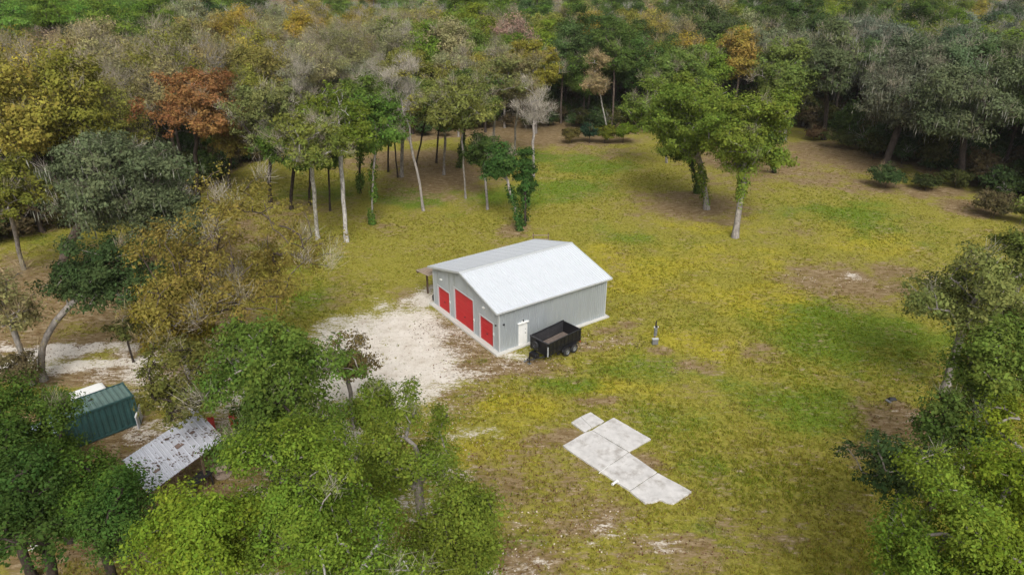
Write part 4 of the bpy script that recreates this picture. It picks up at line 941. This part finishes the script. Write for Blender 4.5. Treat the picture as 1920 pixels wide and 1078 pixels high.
clr((975,432),(940,262),9.2,2.1,'dark ivy-clad tree leaning left just behind the barn',(0.050,0.106,0.026),'grey',seed=76,n=50,cb=3.6,nl=170,tr=.16,ivy=4.5)
clr((985,423),(985,275),7.8,1.35,'dark green ivy-covered trunk right of its leaning neighbour behind the barn',(0.050,0.110,0.026),'dark',seed=77,n=45,cb=.9,nl=150,tr=.12,ivy=6,rc=.6)
clr((1000,332),(1000,155),12.5,3.0,'bare whitish tree with leaning trunk behind the barn','olive','grey',seed=78,n=60,cb=4.5,bare=1.0,tw=45,lob=10,twc='pale',tr=.2,name='bare_tree',short='bare whitish tree')
clr((832,328),(828,165),14,3.2,'grey-trunked olive tree in the middle of the sparse grove',(0.157,0.188,0.050),'grey',seed=79,n=85,cb=5.5,tr=.2)
clr((753,332),(740,150),15.5,3.4,'thick-footed tree sharing its base with a dark stem in the sparse grove',(0.112,0.163,0.039),'grey',seed=80,n=85,cb=7,tr=.26)
clr((746,333),(724,175),13,2.2,'thin dark stem leaning left from the thick-footed tree','dark','dark',seed=81,n=40,cb=8,tr=.11)
clr((728,322),(705,165),14,2.5,'dark leaning tree left of the thick-footed tree','dark','dark',seed=82,n=50,cb=6.5,tr=.14)
clr((675,362),(668,150),15.5,3.2,'dark-trunked green tree between the white-trunked and the thick-footed trees',(0.123,0.188,0.039),'dark',seed=83,n=75,cb=6.5,tr=.16,ivy=6)
clr((619,395),(612,180),14.5,3.2,'thin dark-stemmed tree left of the white-trunked tree',(0.140,0.194,0.033),'dark',seed=84,n=75,cb=6.5,tr=.12)
clr((546,392),(545,225),12,2.9,'dark-trunked tree with low heavy crown in the left grove',(0.084,0.144,0.026),'dark',seed=85,n=80,cb=4.3,nl=150,tr=.22)
clr((580,385),(575,232),11.5,2.7,'green tree whose dark crown hangs low left of the thin stem',(0.095,0.156,0.024),'dark',seed=86,n=70,cb=4,nl=150,tr=.16)
clr((596,448),(560,215),15,3.0,'pale-footed tree partly hidden behind the half-bare golden tree',(0.168,0.206,0.044),'pale',seed=87,n=70,cb=8,tr=.22,bare=.2)
clr((507,378),(495,150),16,4.2,'dark-trunked grey olive tree at the back of the left grove',(0.168,0.194,0.066),'dark',seed=88,n=110,cb=6,tr=.24,bare=.2,tw=60,twc='pale')
clr((780,318),(800,150),14.5,2.8,'thin tree just behind the tall bare grey tree',(0.146,0.181,0.044),'dark',seed=89,n=60,cb=6.5,tr=.14)
clr((818,305),(815,150),15,3.0,'small dark-stemmed olive tree at the back of the sparse grove','olive','dark',seed=90,n=60,cb=7,tr=.15)
clr((862,314),(880,140),15,3.2,'dark-leaved tree with low ivy at the back of the sparse grove',(0.078,0.125,0.031),'dark',seed=91,n=70,cb=4.8,tr=.15,ivy=5)
clr((925,300),(925,125),16.5,4.0,'broad dull olive tree behind the small dark green tree',(0.179,0.200,0.066),'grey',seed=92,n=110,cb=5.5,tr=.22,bare=.22,tw=70,twc='tan')
clr((965,290),(975,130),16.5,3.4,'tan-leaved thin tree left of the bare whitish tree',(0.213,0.206,0.083),'grey',seed=93,n=90,cb=6.5,tr=.18,bare=.3,tw=70,twc='tan')
clr((372,372),(375,118),17.5,4.3,'rust-orange tree with dark trunk standing out of the left wood','rust','dark',name='rust_leaved_tree',seed=94,n=150,cb=5.5,tr=.25,bare=.10,tw=60,ls=.22,nl=140,short='rust-orange tree')
clr((430,352),(405,190),14,3.4,'olive and orange tree at the foot of the rust-orange tree',(0.213,0.181,0.044),'dark',seed=95,n=90,cb=3.0,tr=.2)
clr((45,505),(40,330),13,3.4,'tree with slim grey trunk left of the broad mossy oak',(0.168,0.181,0.033),'grey',seed=96,n=90,cb=5,tr=.2,bare=.12)
clr((1005,250),(1030,110),18,3.6,'golden olive tree behind the bare whitish tree',(0.246,0.237,0.039),'grey',seed=97,n=110,cb=6,tr=.2,ls=.28,bare=.1)
clr((1140,262),(1152,105),17,2.0,'narrow tan and orange tree with pale trunk at the far edge of the grass','tan','pale',seed=98,n=60,cb=4.5,tr=.13,bare=.3,tw=70,twc='tan')
clr((1655,325),(1665,40),18,7.2,'huge grey oak draped in hanging moss at the right wood edge',(.150,.165,.105),'dark',name='oak_tree',seed=99,n=330,rc=1.2,nl=190,ls=.27,cb=2.0,tr=.5,bare=.16,tw=60,moss=3000,twc='grey',lob=12,short='huge mossy oak')
clr((1800,345),(1790,110),17,6.0,'second moss-hung oak right of the huge mossy oak',(.12,.15,.075),'dark',name='oak_tree',seed=100,n=190,rc=1.2,nl=170,ls=.28,cb=3.5,tr=.42,bare=.08,tw=40,moss=1400,lob=9)
clr((1545,262),(1555,70),18.5,5.0,'dark moss-hung oak left of the huge mossy oak',(.10,.13,.058),'dark',name='oak_tree',seed=101,n=140,rc=1.2,nl=150,ls=.3,cb=5.5,tr=.36,bare=.06,tw=40,moss=700)

# bushes along the wood edge
def bush(base, H, R, label, colr, seed, bare=.05):
    b = at(*base); parts = gen_tree(seed=seed, H=H, cb=.25, R=R, n=int(26+R*18), rc=.6, nl=90, ls=.22, lob=8, outer=.7, bough=7, bare=bare, tw=40, tr=.06, trunk_f=.3, kside=4)
    tree_from(meshes_of(parts, 'brown'), 'shrub', b, 0, COLR[colr] if isinstance(colr, str) else colr, 'brown', 'tan', label, cat='shrub')
bush((1660,352),2.9,3.0,'dark green shrub at the foot of the huge mossy oak','deep',111)
bush((1105,268),3.6,2.3,'bluish dark shrub at the far edge of the grass behind the barn',(.03,.06,.035),112)
bush((1072,268),2.6,1.8,'brownish olive shrub left of the bluish dark shrub',(.11,.095,.03),113)
bush((1134,268),2.8,2.0,'yellow-green shrub right of the bluish dark shrub',(.12,.14,.02),114)
bush((1168,268),3.6,2.4,'bright green shrub at the far edge beside the spreading low-limbed tree',(.12,.18,.02),115)
bush((1862,408),2.7,3.2,'brown scrubby shrub at the right edge of the clearing',(.10,.09,.04),116,.25)
bush((1912,420),3.0,2.6,'green-brown shrub touching the right edge of the photo',(.09,.10,.03),117,.15)
bush((1790,352),2.4,2.6,'low olive shrub under the second moss-hung oak',(.07,.085,.025),118)
bush((1575,278),3.2,3.0,'olive shrub under the dark moss-hung oak',(.075,.09,.028),119)
bush((1735,356),2.2,2.0,'little dark shrub between the two mossy oaks',(.045,.06,.02),120)
bush((1525,262),2.2,2.2,'reddish brown shrub in the gap left of the dark moss-hung oak',(.13,.085,.045),121,.2)

# ------------------------------------------------------------------ the wood behind
ARCH = {}
def arch(key, bark, **kw): ARCH[key] = (meshes_of(gen_tree(**kw), bark), bark)
AK = dict(n=100, rc=1.2, nl=165, ls=.25, tr=.2, kside=4)
arch('oval1', 'brown', seed=201, H=16.5, cb=3.2, R=4.8, bare=.08, tw=50, **AK)
arch('oval2', 'brown', seed=202, H=17.5, cb=4, R=4.5, bare=.12, tw=50, **AK)
arch('oval3', 'dark', seed=203, H=15.5, cb=2.5, R=5.0, bare=.04, tw=50, **AK)
arch('round1', 'dark', seed=204, H=16, cb=2.5, R=5.2, bare=.02, lob=5, **AK)
arch('tall1', 'brown', seed=205, H=20, cb=5, R=4.3, bare=.06, **AK)
arch('thin1', 'brown', seed=206, H=17, cb=4, R=4.4, bare=.28, tw=75, **{**AK, 'nl': 110, 'ls': .22})
arch('thin2', 'grey', seed=207, H=16.5, cb=3.5, R=4.7, bare=.42, tw=75, **{**AK, 'nl': 95, 'ls': .22})
arch('bare1', 'grey', seed=208, H=16.5, cb=5, R=3.9, bare=.9, tw=65, moss=350, **{**AK, 'tr': .24, 'lob': 9})
arch('bare2', 'grey', seed=209, H=17.5, cb=6, R=3.5, bare=.8, tw=65, **{**AK, 'tr': .24, 'lob': 9})
arch('mossy1', 'grey', seed=210, H=16, cb=4, R=5.2, bare=.12, tw=50, moss=1300, **{**AK, 'n': 95})
arch('mossy2', 'dark', seed=211, H=17, cb=5, R=4.8, bare=.08, tw=50, moss=900, **{**AK, 'n': 90})
arch('pine1', 'brown', seed=212, H=21, cb=12, R=3.5, bare=.0, flat=.45, **{**AK, 'n': 50, 'ls': .24, 'nl': 160})
arch('under1', 'dark', seed=213, H=4.5, cb=.3, R=2.6, n=34, rc=.95, nl=70, ls=.34, bare=.08, tw=30, tr=.07, kside=4)
for ms, _ in ARCH.values():
    for me in ms.values(): me.use_fake_user = True
KIND = {  # species word: (archetypes, colour, name, adjective for the label)
 'yolive': (('oval1','oval2','thin1'), 'yolive', 'yellowish olive'), 'olive': (('oval1','oval2','oval3','thin1'), 'olive', 'olive green'),
 'greyolive': (('thin1','thin2','oval2'), 'greyolive', 'grey-olive'), 'green': (('round1','oval3','tall1'), 'green', 'mid green'),
 'dark': (('round1','oval3','tall1'), 'dark', 'dark green'), 'pine': (('pine1','pine1','tall1'), 'pine', 'bright green pine-like'),
 'gold': (('oval2','thin1'), 'gold', 'golden yellow'), 'rust': (('thin1','oval2'), 'rust', 'rusty orange'), 'tan': (('thin1','thin2'), 'tan', 'tan brown'),
 'pink': (('thin2','thin1'), 'pink', 'pinkish brown'), 'bare': (('bare1','bare2','thin2','thin2','thin1'), (.215,.215,.105), 'bare grey'),
 'mossy': (('mossy1','mossy2'), 'mossy', 'grey moss-hung'), 'dmossy': (('mossy2','round1'), (.085,.118,.052), 'dark moss-hung')}
SPOTS = [(30,60,'bare'),(70,45,'pink'),(130,60,'pine'),(190,40,'pine'),(250,35,'pine'),(200,90,'pine'),(20,110,'tan'),(60,150,'yolive'),(130,85,'pink'),(110,130,'tan'),(330,30,'dark'),(300,80,'dark'),
 (420,30,'tan'),(380,70,'tan'),(500,20,'dark'),(560,15,'yolive'),(620,20,'yolive'),(540,60,'greyolive'),(450,100,'yolive'),(470,80,'gold'),(400,90,'olive'),(560,90,'greyolive'),(620,110,'greyolive'),(590,140,'bare'),(650,50,'tan'),(660,90,'tan'),
 (690,110,'bare'),(730,90,'greyolive'),(760,150,'bare'),(700,60,'yolive'),(290,140,'bare'),(330,150,'greyolive'),(250,125,'greyolive'),(200,110,'greyolive'),(150,200,'olive'),(60,250,'yolive'),(100,180,'greyolive'),(200,180,'olive'),(20,330,'yolive'),(20,200,'yolive'),(150,250,'olive'),
 (500,170,'greyolive'),(540,190,'olive'),(450,150,'olive'),(620,190,'greyolive'),(800,50,'olive'),(780,20,'tan'),(850,90,'green'),(890,30,'pine'),(930,50,'pine'),(960,75,'pink'),(900,120,'olive'),(870,150,'yolive'),(940,110,'greyolive'),(1010,110,'bare'),(1040,120,'gold'),(1000,60,'olive'),
 (1080,40,'greyolive'),(1090,100,'dark'),(1120,150,'dark'),(1070,160,'dark'),(1150,40,'dark'),(1200,30,'dark'),(1200,80,'dark'),(1250,40,'tan'),(1240,80,'gold'),(1300,40,'green'),(1340,70,'greyolive'),(1380,40,'tan'),(1400,80,'green'),(1440,60,'dark'),(1450,20,'bare'),
 (1500,80,'dmossy'),(1530,40,'green'),(1560,60,'dark'),(1600,40,'dark'),(1680,40,'pink'),(1620,90,'mossy'),(1730,70,'mossy'),(1760,40,'yolive'),(1800,60,'green'),(1820,90,'green'),(1860,60,'mossy'),(1900,60,'dmossy'),(1870,130,'dmossy'),(1910,180,'dark'),(1860,230,'dmossy'),(1520,160,'dark'),(1905,300,'dark'),(1830,200,'dmossy')]
SP = np.array([at(a, b, 13) for a, b, _ in SPOTS]); SK = [k for _, _, k in SPOTS]
BAREISH = np.array([k in ('bare', 'pink', 'tan') for k in SK], float)
def inside(x, y, poly):
    r = False; j = len(poly)-1
    for i in range(len(poly)):
        if (poly[i][1] > y) != (poly[j][1] > y) and x < (poly[j][0]-poly[i][0])*(y-poly[i][1])/(poly[j][1]-poly[i][1])+poly[i][0]: r = not r
        j = i
    return r
g = np.random.default_rng(99); pts = []
taken = [(o.location.x, o.location.y) for o in COL.objects if o.type == 'EMPTY' and o.get('category') == 'tree']
grid = {}
def ok_(x, y, r):
    ix, iy = int(x//8), int(y//8)
    for a in range(ix-1, ix+2):
        for b in range(iy-1, iy+2):
            for (u, v) in grid.get((a, b), ()):
                if (u-x)**2+(v-y)**2 < r*r: return False
    return True
def put(x, y): grid.setdefault((int(x//8), int(y//8)), []).append((x, y))
for x, y in taken: put(x, y)
for _ in range(60000):
    r_ = math.sqrt(g.uniform(45**2, 430**2)); th = g.uniform(-.86, .86); x, y = r_*math.sin(th), r_*math.cos(th)
    if inside(x, y, clear): continue
    if ok_(x, y, 5.4 if r_ < 190 else 6.2): put(x, y); pts.append((x, y, r_))
pts.sort(key=lambda p_: p_[2])
def pick(x, y):
    rr_ = math.hypot(x, y); d = np.hypot(SP[:, 0]-x, SP[:, 1]-y) + 3.0*BAREISH + g.exponential(2.0, len(SP))*(1+rr_/50+max(0, rr_-140)/6)
    if g.random() < (.75 if rr_ > 150 else .25): d = d + 200*BAREISH
    return SK[int(np.argmin(d))]
LM = NAMED; nth = {}; indiv = 0; far = []
ORD = ['', 'second ', 'third ', 'fourth ', 'fifth ', 'sixth ', 'seventh ', 'eighth ', 'ninth ', 'tenth ', 'eleventh ', 'twelfth ', 'thirteenth ', 'fourteenth ', 'fifteenth ', 'sixteenth ', 'seventeenth ', 'eighteenth ', 'nineteenth ', 'twentieth ']
def inview(x, y):
    px, py = to_px(x, y, 12.0); return -90 < px < 2010 and py < 1100
LMX = [to_px(a, b, c)[0] for a, b, c, _ in LM]
MAXI = 285
recs = []
for (x, y, r_) in pts:
    k = pick(x, y); ar, colr, adj = KIND[k]; a_ = ar[int(g.integers(0, len(ar)))]
    s = g.uniform(.92, 1.28); sz = s/1.05*g.uniform(.92, 1.12); rz = g.uniform(0, 6.28)
    col = np.array(COLR[colr] if isinstance(colr, str) else colr)*g.uniform(.88, 1.35)*np.array([g.uniform(.88, 1.14), 1, g.uniform(.8, 1.3)])
    twc = {'bare': 'pale', 'pink': 'pinkgrey', 'tan': 'tan', 'gold': 'tan', 'rust': 'tan'}.get(k, 'grey')
    if inview(x, y) and indiv < MAXI:
        indiv += 1; recs.append((x, y, r_, k, a_, s, sz, rz, col, twc, adj))
    elif r_ > 60: far.append((x, y, a_, s, sz, rz, col, k))
for (x, y, r_, k, a_, s, sz, rz, col, twc, adj) in recs:
    px = to_px(x, y, 13)[0]; j = int(np.argmin([abs(px-q) + (400 if LM[i][1] > y+6 else 0) for i, q in enumerate(LMX)]))
    side = 'behind' if abs(px-LMX[j]) < 28 else ('left of' if px < LMX[j] else 'right of')
    key = (k, j, side); nth[key] = nth.get(key, 0)+1; i_ = nth[key]-1
    o_ = ORD[i_] if i_ < len(ORD) else 'far '
    adj2 = adj + (' leafless' if a_.startswith('bare') and k != 'bare' else '')
    lab = f"{o_ if i_ else 'nearest '}{adj2} wood tree {'straight ' if side == 'behind' else ''}{side} the {LM[j][3]}"
    nm = {'pine': 'pine_tree', 'mossy': 'oak_tree', 'dmossy': 'oak_tree', 'bare': 'bare_tree'}.get(k, 'broadleaf_tree')
    tree_from(ARCH[a_][0], nm, (x, y), rz, tuple(col), ARCH[a_][1], twc, lab, f"{adj} trees of the surrounding wood", (s, s, sz))
print('individual wood trees', indiv, 'far', len(far), 'named', len(taken))

# one object each for the far wood and for the undergrowth: points with geometry nodes
def scatter(name, items, label, cat, sources, far_leaf=True, z=0.0):
    """items: (x, y, index, sx, sz, rz, colour)"""
    me = bpy.data.meshes.new(name); n_ = len(items); me.vertices.add(n_)
    me.vertices.foreach_set('co', np.array([(i[0], i[1], z) for i in items], np.float32).ravel())
    for an, col_ in (('sx', 3), ('sz', 4), ('rz', 5)):
        a = me.attributes.new(an, 'FLOAT', 'POINT'); a.data.foreach_set('value', np.array([i[col_] for i in items], np.float32))
    a = me.attributes.new('idx', 'INT', 'POINT'); a.data.foreach_set('value', np.array([i[2] for i in items], np.int32))
    a = me.attributes.new('col', 'FLOAT_COLOR', 'POINT'); a.data.foreach_set('color', np.array([(*i[6], 1) for i in items], np.float32).ravel())
    o = link(bpy.data.objects.new(name, me)); tag(o, label, cat, kind='stuff')
    ng = bpy.data.node_groups.new(name, 'GeometryNodeTree'); ng.interface.new_socket('Geometry', in_out='INPUT', socket_type='NodeSocketGeometry'); ng.interface.new_socket('Geometry', in_out='OUTPUT', socket_type='NodeSocketGeometry')
    N, Lk = ng.nodes, ng.links; gi, go = N.new('NodeGroupInput'), N.new('NodeGroupOutput')
    ip = N.new('GeometryNodeInstanceOnPoints'); mp = N.new('GeometryNodeMeshToPoints'); Lk.new(gi.outputs[0], mp.inputs[0]); Lk.new(mp.outputs[0], ip.inputs['Points'])
    join = N.new('GeometryNodeGeometryToInstance')
    for srcs in reversed(sources):          # each source: list of (object, material or None)
        j2 = N.new('GeometryNodeJoinGeometry')
        for so_, mt in srcs:
            oi = N.new('GeometryNodeObjectInfo'); oi.inputs['Object'].default_value = so_; oi.transform_space = 'ORIGINAL'; geo = oi.outputs['Geometry']
            if mt:
                sm = N.new('GeometryNodeSetMaterial'); sm.inputs['Material'].default_value = mt; Lk.new(geo, sm.inputs[0]); geo = sm.outputs[0]
            Lk.new(geo, j2.inputs[0])
        Lk.new(j2.outputs[0], join.inputs[0]) if False else None
        g2 = N.new('GeometryNodeGeometryToInstance'); Lk.new(j2.outputs[0], g2.inputs[0]); srcs.append(g2)
    jj = N.new('GeometryNodeJoinGeometry')
    for srcs in reversed(sources): Lk.new(srcs[-1].outputs[0], jj.inputs[0])     # joins prepend: keeps index order
    Lk.new(jj.outputs[0], ip.inputs['Instance']); ip.inputs['Pick Instance'].default_value = True
    def na(an, t):
        x = N.new('GeometryNodeInputNamedAttribute'); x.data_type = t; x.inputs['Name'].default_value = an; return x.outputs['Attribute']
    Lk.new(na('idx', 'INT'), ip.inputs['Instance Index'])
    cx = N.new('ShaderNodeCombineXYZ'); Lk.new(na('rz', 'FLOAT'), cx.inputs['Z']); Lk.new(cx.outputs[0], ip.inputs['Rotation'])
    cs_ = N.new('ShaderNodeCombineXYZ'); sx_ = na('sx', 'FLOAT'); Lk.new(sx_, cs_.inputs[0]); Lk.new(sx_, cs_.inputs[1]); Lk.new(na('sz', 'FLOAT'), cs_.inputs[2]); Lk.new(cs_.outputs[0], ip.inputs['Scale'])
    Lk.new(ip.outputs[0], go.inputs[0]); md = o.modifiers.new('scatter', 'NODES'); md.node_group = ng
    return o
# objects in the scene that already use each archetype's meshes are the sources
src = {}
for o in COL.objects:
    if o.type == 'MESH' and o.parent is not None:
        src.setdefault(o.data.name, o)
TWIG_FAR = simple('grey_twigs', (.36,.33,.30), .9)
MOSS_FAR = simple('grey_moss', MOSSC, .9)
fm = {'crown': LEAF_I, 'twigs': TWIG_FAR, 'moss': MOSS_FAR, 'trunk': None}
used = [k for k in ARCH if all(me.name in src for me in ARCH[k][0].values())]
print('archetypes used', used)
slist = [[(src[me.name], fm[pn]) for pn, me in ARCH[k][0].items()] for k in used]
items = [(x, y, used.index(a_) if a_ in used else 0, s, sz, rz, tuple(col)) for (x, y, a_, s, sz, rz, col, k) in far]
scatter('far_forest', items, 'dense wood of mixed olive, green and grey trees stretching to the horizon', 'forest', slist)

# undergrowth under the wood
sh0 = at(1700, 300); 
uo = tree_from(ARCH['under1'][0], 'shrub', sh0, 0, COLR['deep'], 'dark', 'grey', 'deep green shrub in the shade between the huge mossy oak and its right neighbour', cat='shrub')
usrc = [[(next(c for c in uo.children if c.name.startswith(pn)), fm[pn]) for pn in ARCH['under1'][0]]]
it = []; g = np.random.default_rng(5)
for _ in range(26000):
    r_ = math.sqrt(g.uniform(45**2, 190**2)); th = g.uniform(-.8, .8); x, y = r_*math.sin(th), r_*math.cos(th)
    if inside(x, y, clear): continue
    xx, yy = to_px(x, y, 0)
    if 560 < xx < 1060 and g.random() < .75 and yy > 225: continue
    if len(it) > 3200: break
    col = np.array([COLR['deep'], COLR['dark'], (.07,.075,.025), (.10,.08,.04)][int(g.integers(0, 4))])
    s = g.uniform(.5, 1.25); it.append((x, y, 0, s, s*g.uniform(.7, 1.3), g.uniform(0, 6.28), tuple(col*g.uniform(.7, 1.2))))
for (a0, b0), (a1, b1) in zip(EDGE[3:-2], EDGE[4:-1]):
    p0_, p1_ = at(a0, b0), at(a1, b1); m_ = int(np.linalg.norm(p1_-p0_)/1.5)
    if 520 < a0 < 1000: m_ = m_//4
    for k_ in range(m_):
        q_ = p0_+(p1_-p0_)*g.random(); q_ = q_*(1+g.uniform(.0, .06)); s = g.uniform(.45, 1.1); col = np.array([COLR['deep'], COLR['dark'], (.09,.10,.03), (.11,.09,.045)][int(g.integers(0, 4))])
        it.append((q_[0], q_[1], 0, s, s*g.uniform(.6, 1.2), g.uniform(0, 6.28), tuple(col*g.uniform(.7, 1.3))))
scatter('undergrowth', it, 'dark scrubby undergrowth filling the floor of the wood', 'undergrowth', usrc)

# ------------------------------------------------------------------ grass tufts, fallen leaves, pale stones: uncountable
g = np.random.default_rng(17)
N0 = 190000
yy = g.uniform(20, 118, N0); xx = g.uniform(-1, 1, N0)*np.minimum(60, yy*.80+4)
mS, mL, mG, mY = masks(xx, yy); prob = np.clip(1.1 - mS*1.6, 0.015, 1) * np.clip(1.1-1.05*mL, .06, 1)
keep = g.random(N0) < prob*np.clip(60/yy, .35, 1)
xx, yy, mL, mG, mY = xx[keep], yy[keep], mL[keep], mG[keep], mY[keep]
rel = np.stack([xx, yy], 1)-O; bx, by = rel@W_, rel@U
out_ = ~((bx > -.5) & (bx < L+.4) & (by > -.4) & (by < W+.4))
for q in PADS:
    pl = np.array([zp(c) for c in q]); cen = pl.mean(0); dd_ = np.hypot(xx-cen[0], yy-cen[1]) < 6
    idx = np.where(dd_ & out_)[0]
    for i in idx:
        if inside(xx[i], yy[i], pl): out_[i] = False
xx, yy, ll, gg, yl = xx[out_], yy[out_], mL[out_], mG[out_], mY[out_]
base_c = np.tile(np.array([.232,.218,.030]), (len(xx), 1))
def blend(c, t, w): w = np.clip(w, 0, 1)[:, None]; return c*(1-w)+np.array(t)*w
base_c = blend(base_c, (.295,.262,.030), yl+g.normal(size=len(xx))*.15)
base_c = blend(base_c, (.130,.200,.016), gg+g.normal(size=len(xx))*.2)
base_c = blend(base_c, (.19,.13,.06), (ll-.2+g.normal(size=len(xx))*.25))
base_c *= g.uniform(.75, 1.3, (len(xx), 1))
# tuft prototype: the first visible tuft clump is an ordinary object
def tuft_mesh(seed):
    r_ = np.random.default_rng(seed); V = []; F_ = []
    for k in range(11):
        a = r_.uniform(0, 6.28); q = r_.uniform(0, .11); bx_, by_ = q*math.cos(a), q*math.sin(a); hh = r_.uniform(.035, .085); ln = r_.uniform(.03, .11); w = r_.uniform(.008, .018); an = r_.uniform(0, 6.28)
        b = len(V); V += [(bx_-w*math.sin(an), by_+w*math.cos(an), -.02), (bx_+w*math.sin(an), by_-w*math.cos(an), -.02), (bx_+ln*math.cos(an), by_+ln*math.sin(an), hh)]; F_.append((b, b+1, b+2))
    return np_mesh('tuft', np.array(V), np.array(F_), LEAF_I, {'tint': np.repeat(r_.random(11), 3), 'hue': np.repeat(r_.random(11), 3)})
pt = at(1190, 650)
tufts = empty('grass_clump', (float(pt[0]), float(pt[1]), -.02), 0, 'small tuft of taller grass left of the meter post', 'grass'); tufts['kind'] = 'stuff'
srcs = [[(link(bpy.data.objects.new('blades', tuft_mesh(s_)), tufts), None)] for s_ in (1, 2, 3)]
for k, s_ in enumerate(srcs): s_[0][0].location = (k*.12, .05*k, 0); s_[0][0]['kind'] = 'stuff'
sc_g = g.uniform(.7, 1.9, len(xx))
items = [(xx[i], yy[i], int(g.integers(0, 3)), sc_g[i], sc_g[i]*.9, g.uniform(0, 6.28), tuple(base_c[i])) for i in range(len(xx))]
scatter('grass', items, 'short rough grass covering the clearing', 'grass', srcs, z=-.04)
# fallen leaves and crumbs of pale limestone
def flecks(name, n_, lists, colr, smin, smax, label, cat, zoff=.012, thr=.3):
    X_ = []; 
    yv = g.uniform(22, 112, n_*6); xv = g.uniform(-1, 1, n_*6)*np.minimum(60, yv*.8+4)
    wv_ = blobs(xv, yv, lists); k = (g.random(n_*6) < wv_*.9) & (wv_ > thr); xv, yv = xv[k][:n_], yv[k][:n_]
    rel = np.stack([xv, yv], 1)-O; bx, by = rel@W_, rel@U; k = ~((bx > -.5) & (bx < L+.4) & (by > -.4) & (by < W+.4)); xv, yv = xv[k], yv[k]
    m_ = len(xv); C = np.stack([xv, yv, np.full(m_, zoff)-.03], 1); Nn = np.array([0, 0, 1.])+g.normal(size=(m_, 3))*.3; Nn /= np.linalg.norm(Nn, axis=1, keepdims=True)
    s_ = g.uniform(smin, smax, m_); V, F_ = quads(C, Nn, g.normal(size=(m_, 3)), s_, s_*g.uniform(.5, .9, m_))
    me = np_mesh(name, V, F_, LEAF, {'tint': np.repeat(g.random(m_), 4), 'hue': np.repeat(g.random(m_), 4)})
    o = link(bpy.data.objects.new(name, me)); o.color = (*colr, 1); tag(o, label, cat, kind='stuff')
flecks('fallen_leaves', 26000, LITTER, (.15,.085,.045), .06, .16, 'brown fallen leaves scattered under the trees and on bare ground', 'leaves')
flecks('limestone_chips', 15000, [(880,640,70,50,.9),(960,680,90,22,.8),(1110,640,70,16,.7),(800,570,60,26,.8),(850,740,90,46,.8),(1130,990,70,44,.55),(1000,1000,60,40,.45),(950,1040,60,40,.6),(1740,780,50,16,.5),(1560,525,90,20,.4),(1770,525,50,12,.6),(880,830,40,30,.6),(790,800,80,50,.6)], (.50,.44,.37), .05, .17, 'pale limestone chips and dust patches round the barn and yard', 'gravel', thr=.1)
flecks('dry_straw', 7500, [(a, b, c*1.2, d_*1.2, w) for a, b, c, d_, w in SAND], (.22,.155,.095), .04, .11, 'dark leaf crumbs and dry straw strewn over the pale sand', 'leaf litter', thr=.4)

def rubble(name, spots, n_, smin, smax, label, cat):
    V = []; F_ = []; r_ = random.Random(8)
    for i in range(n_):
        px, py, rx, ry = spots[i % len(spots)]; q = at(px+r_.gauss(0, rx*.5), py+r_.gauss(0, ry*.5)); s_ = r_.uniform(smin, smax); b = len(V)
        for sx_, sy_, sz_ in ((-1,-1,-.4),(1,-1,-.4),(1,1,-.4),(-1,1,-.4),(-.6,-.7,.5),(.7,-.6,.4),(.6,.6,.55),(-.7,.5,.4)):
            V.append((q[0]+s_*sx_*r_.uniform(.7,1.2), q[1]+s_*sy_*r_.uniform(.6,1), -.03+s_*sz_*r_.uniform(.6,1)))
        F_ += [(b+i_ for i_ in f) for f in ((4,5,6,7),(0,1,5,4),(1,2,6,5),(2,3,7,6),(3,0,4,7))]
    o = MB(); o.v = V; o.f = [tuple(f) for f in F_]; o = o.build(name, M['stone'], None); tag(o, label, cat, kind='stuff')
rubble('rubble', [(1770,525,60,12),(1560,520,80,18),(1140,990,60,30),(1000,1000,60,40),(880,600,50,30),(900,800,40,20),(850,700,60,40),(1110,640,50,12),(980,690,50,10),(1730,770,40,20)], 520, .03, .11, 'pale limestone crumbs lying in the thin turf', 'rubble')

# ------------------------------------------------------------------ thin damp air
hz_m = bpy.data.materials.new('damp_air'); hz_m.use_nodes = True; hn, hl = hz_m.node_tree.nodes, hz_m.node_tree.links; hn.clear()
ho = hn.new('ShaderNodeOutputMaterial'); hv = hn.new('ShaderNodeVolumePrincipled'); hv.inputs['Color'].default_value = (.90,.91,.93,1); hv.inputs['Density'].default_value = HAZE; hv.inputs['Anisotropy'].default_value = .2
hl.new(hv.outputs[0], ho.inputs['Volume'])
tag(MB().box((-2800, -2800, -2), (2800, 2800, 31)).build('haze', hz_m), 'thin pale haze over the wood', 'haze', kind='stuff')

print('triangles', sum(sum(len(p_.vertices)-2 for p_ in me.polygons) if len(me.polygons) < 3000 else len(me.polygons)*2 for me in bpy.data.meshes))
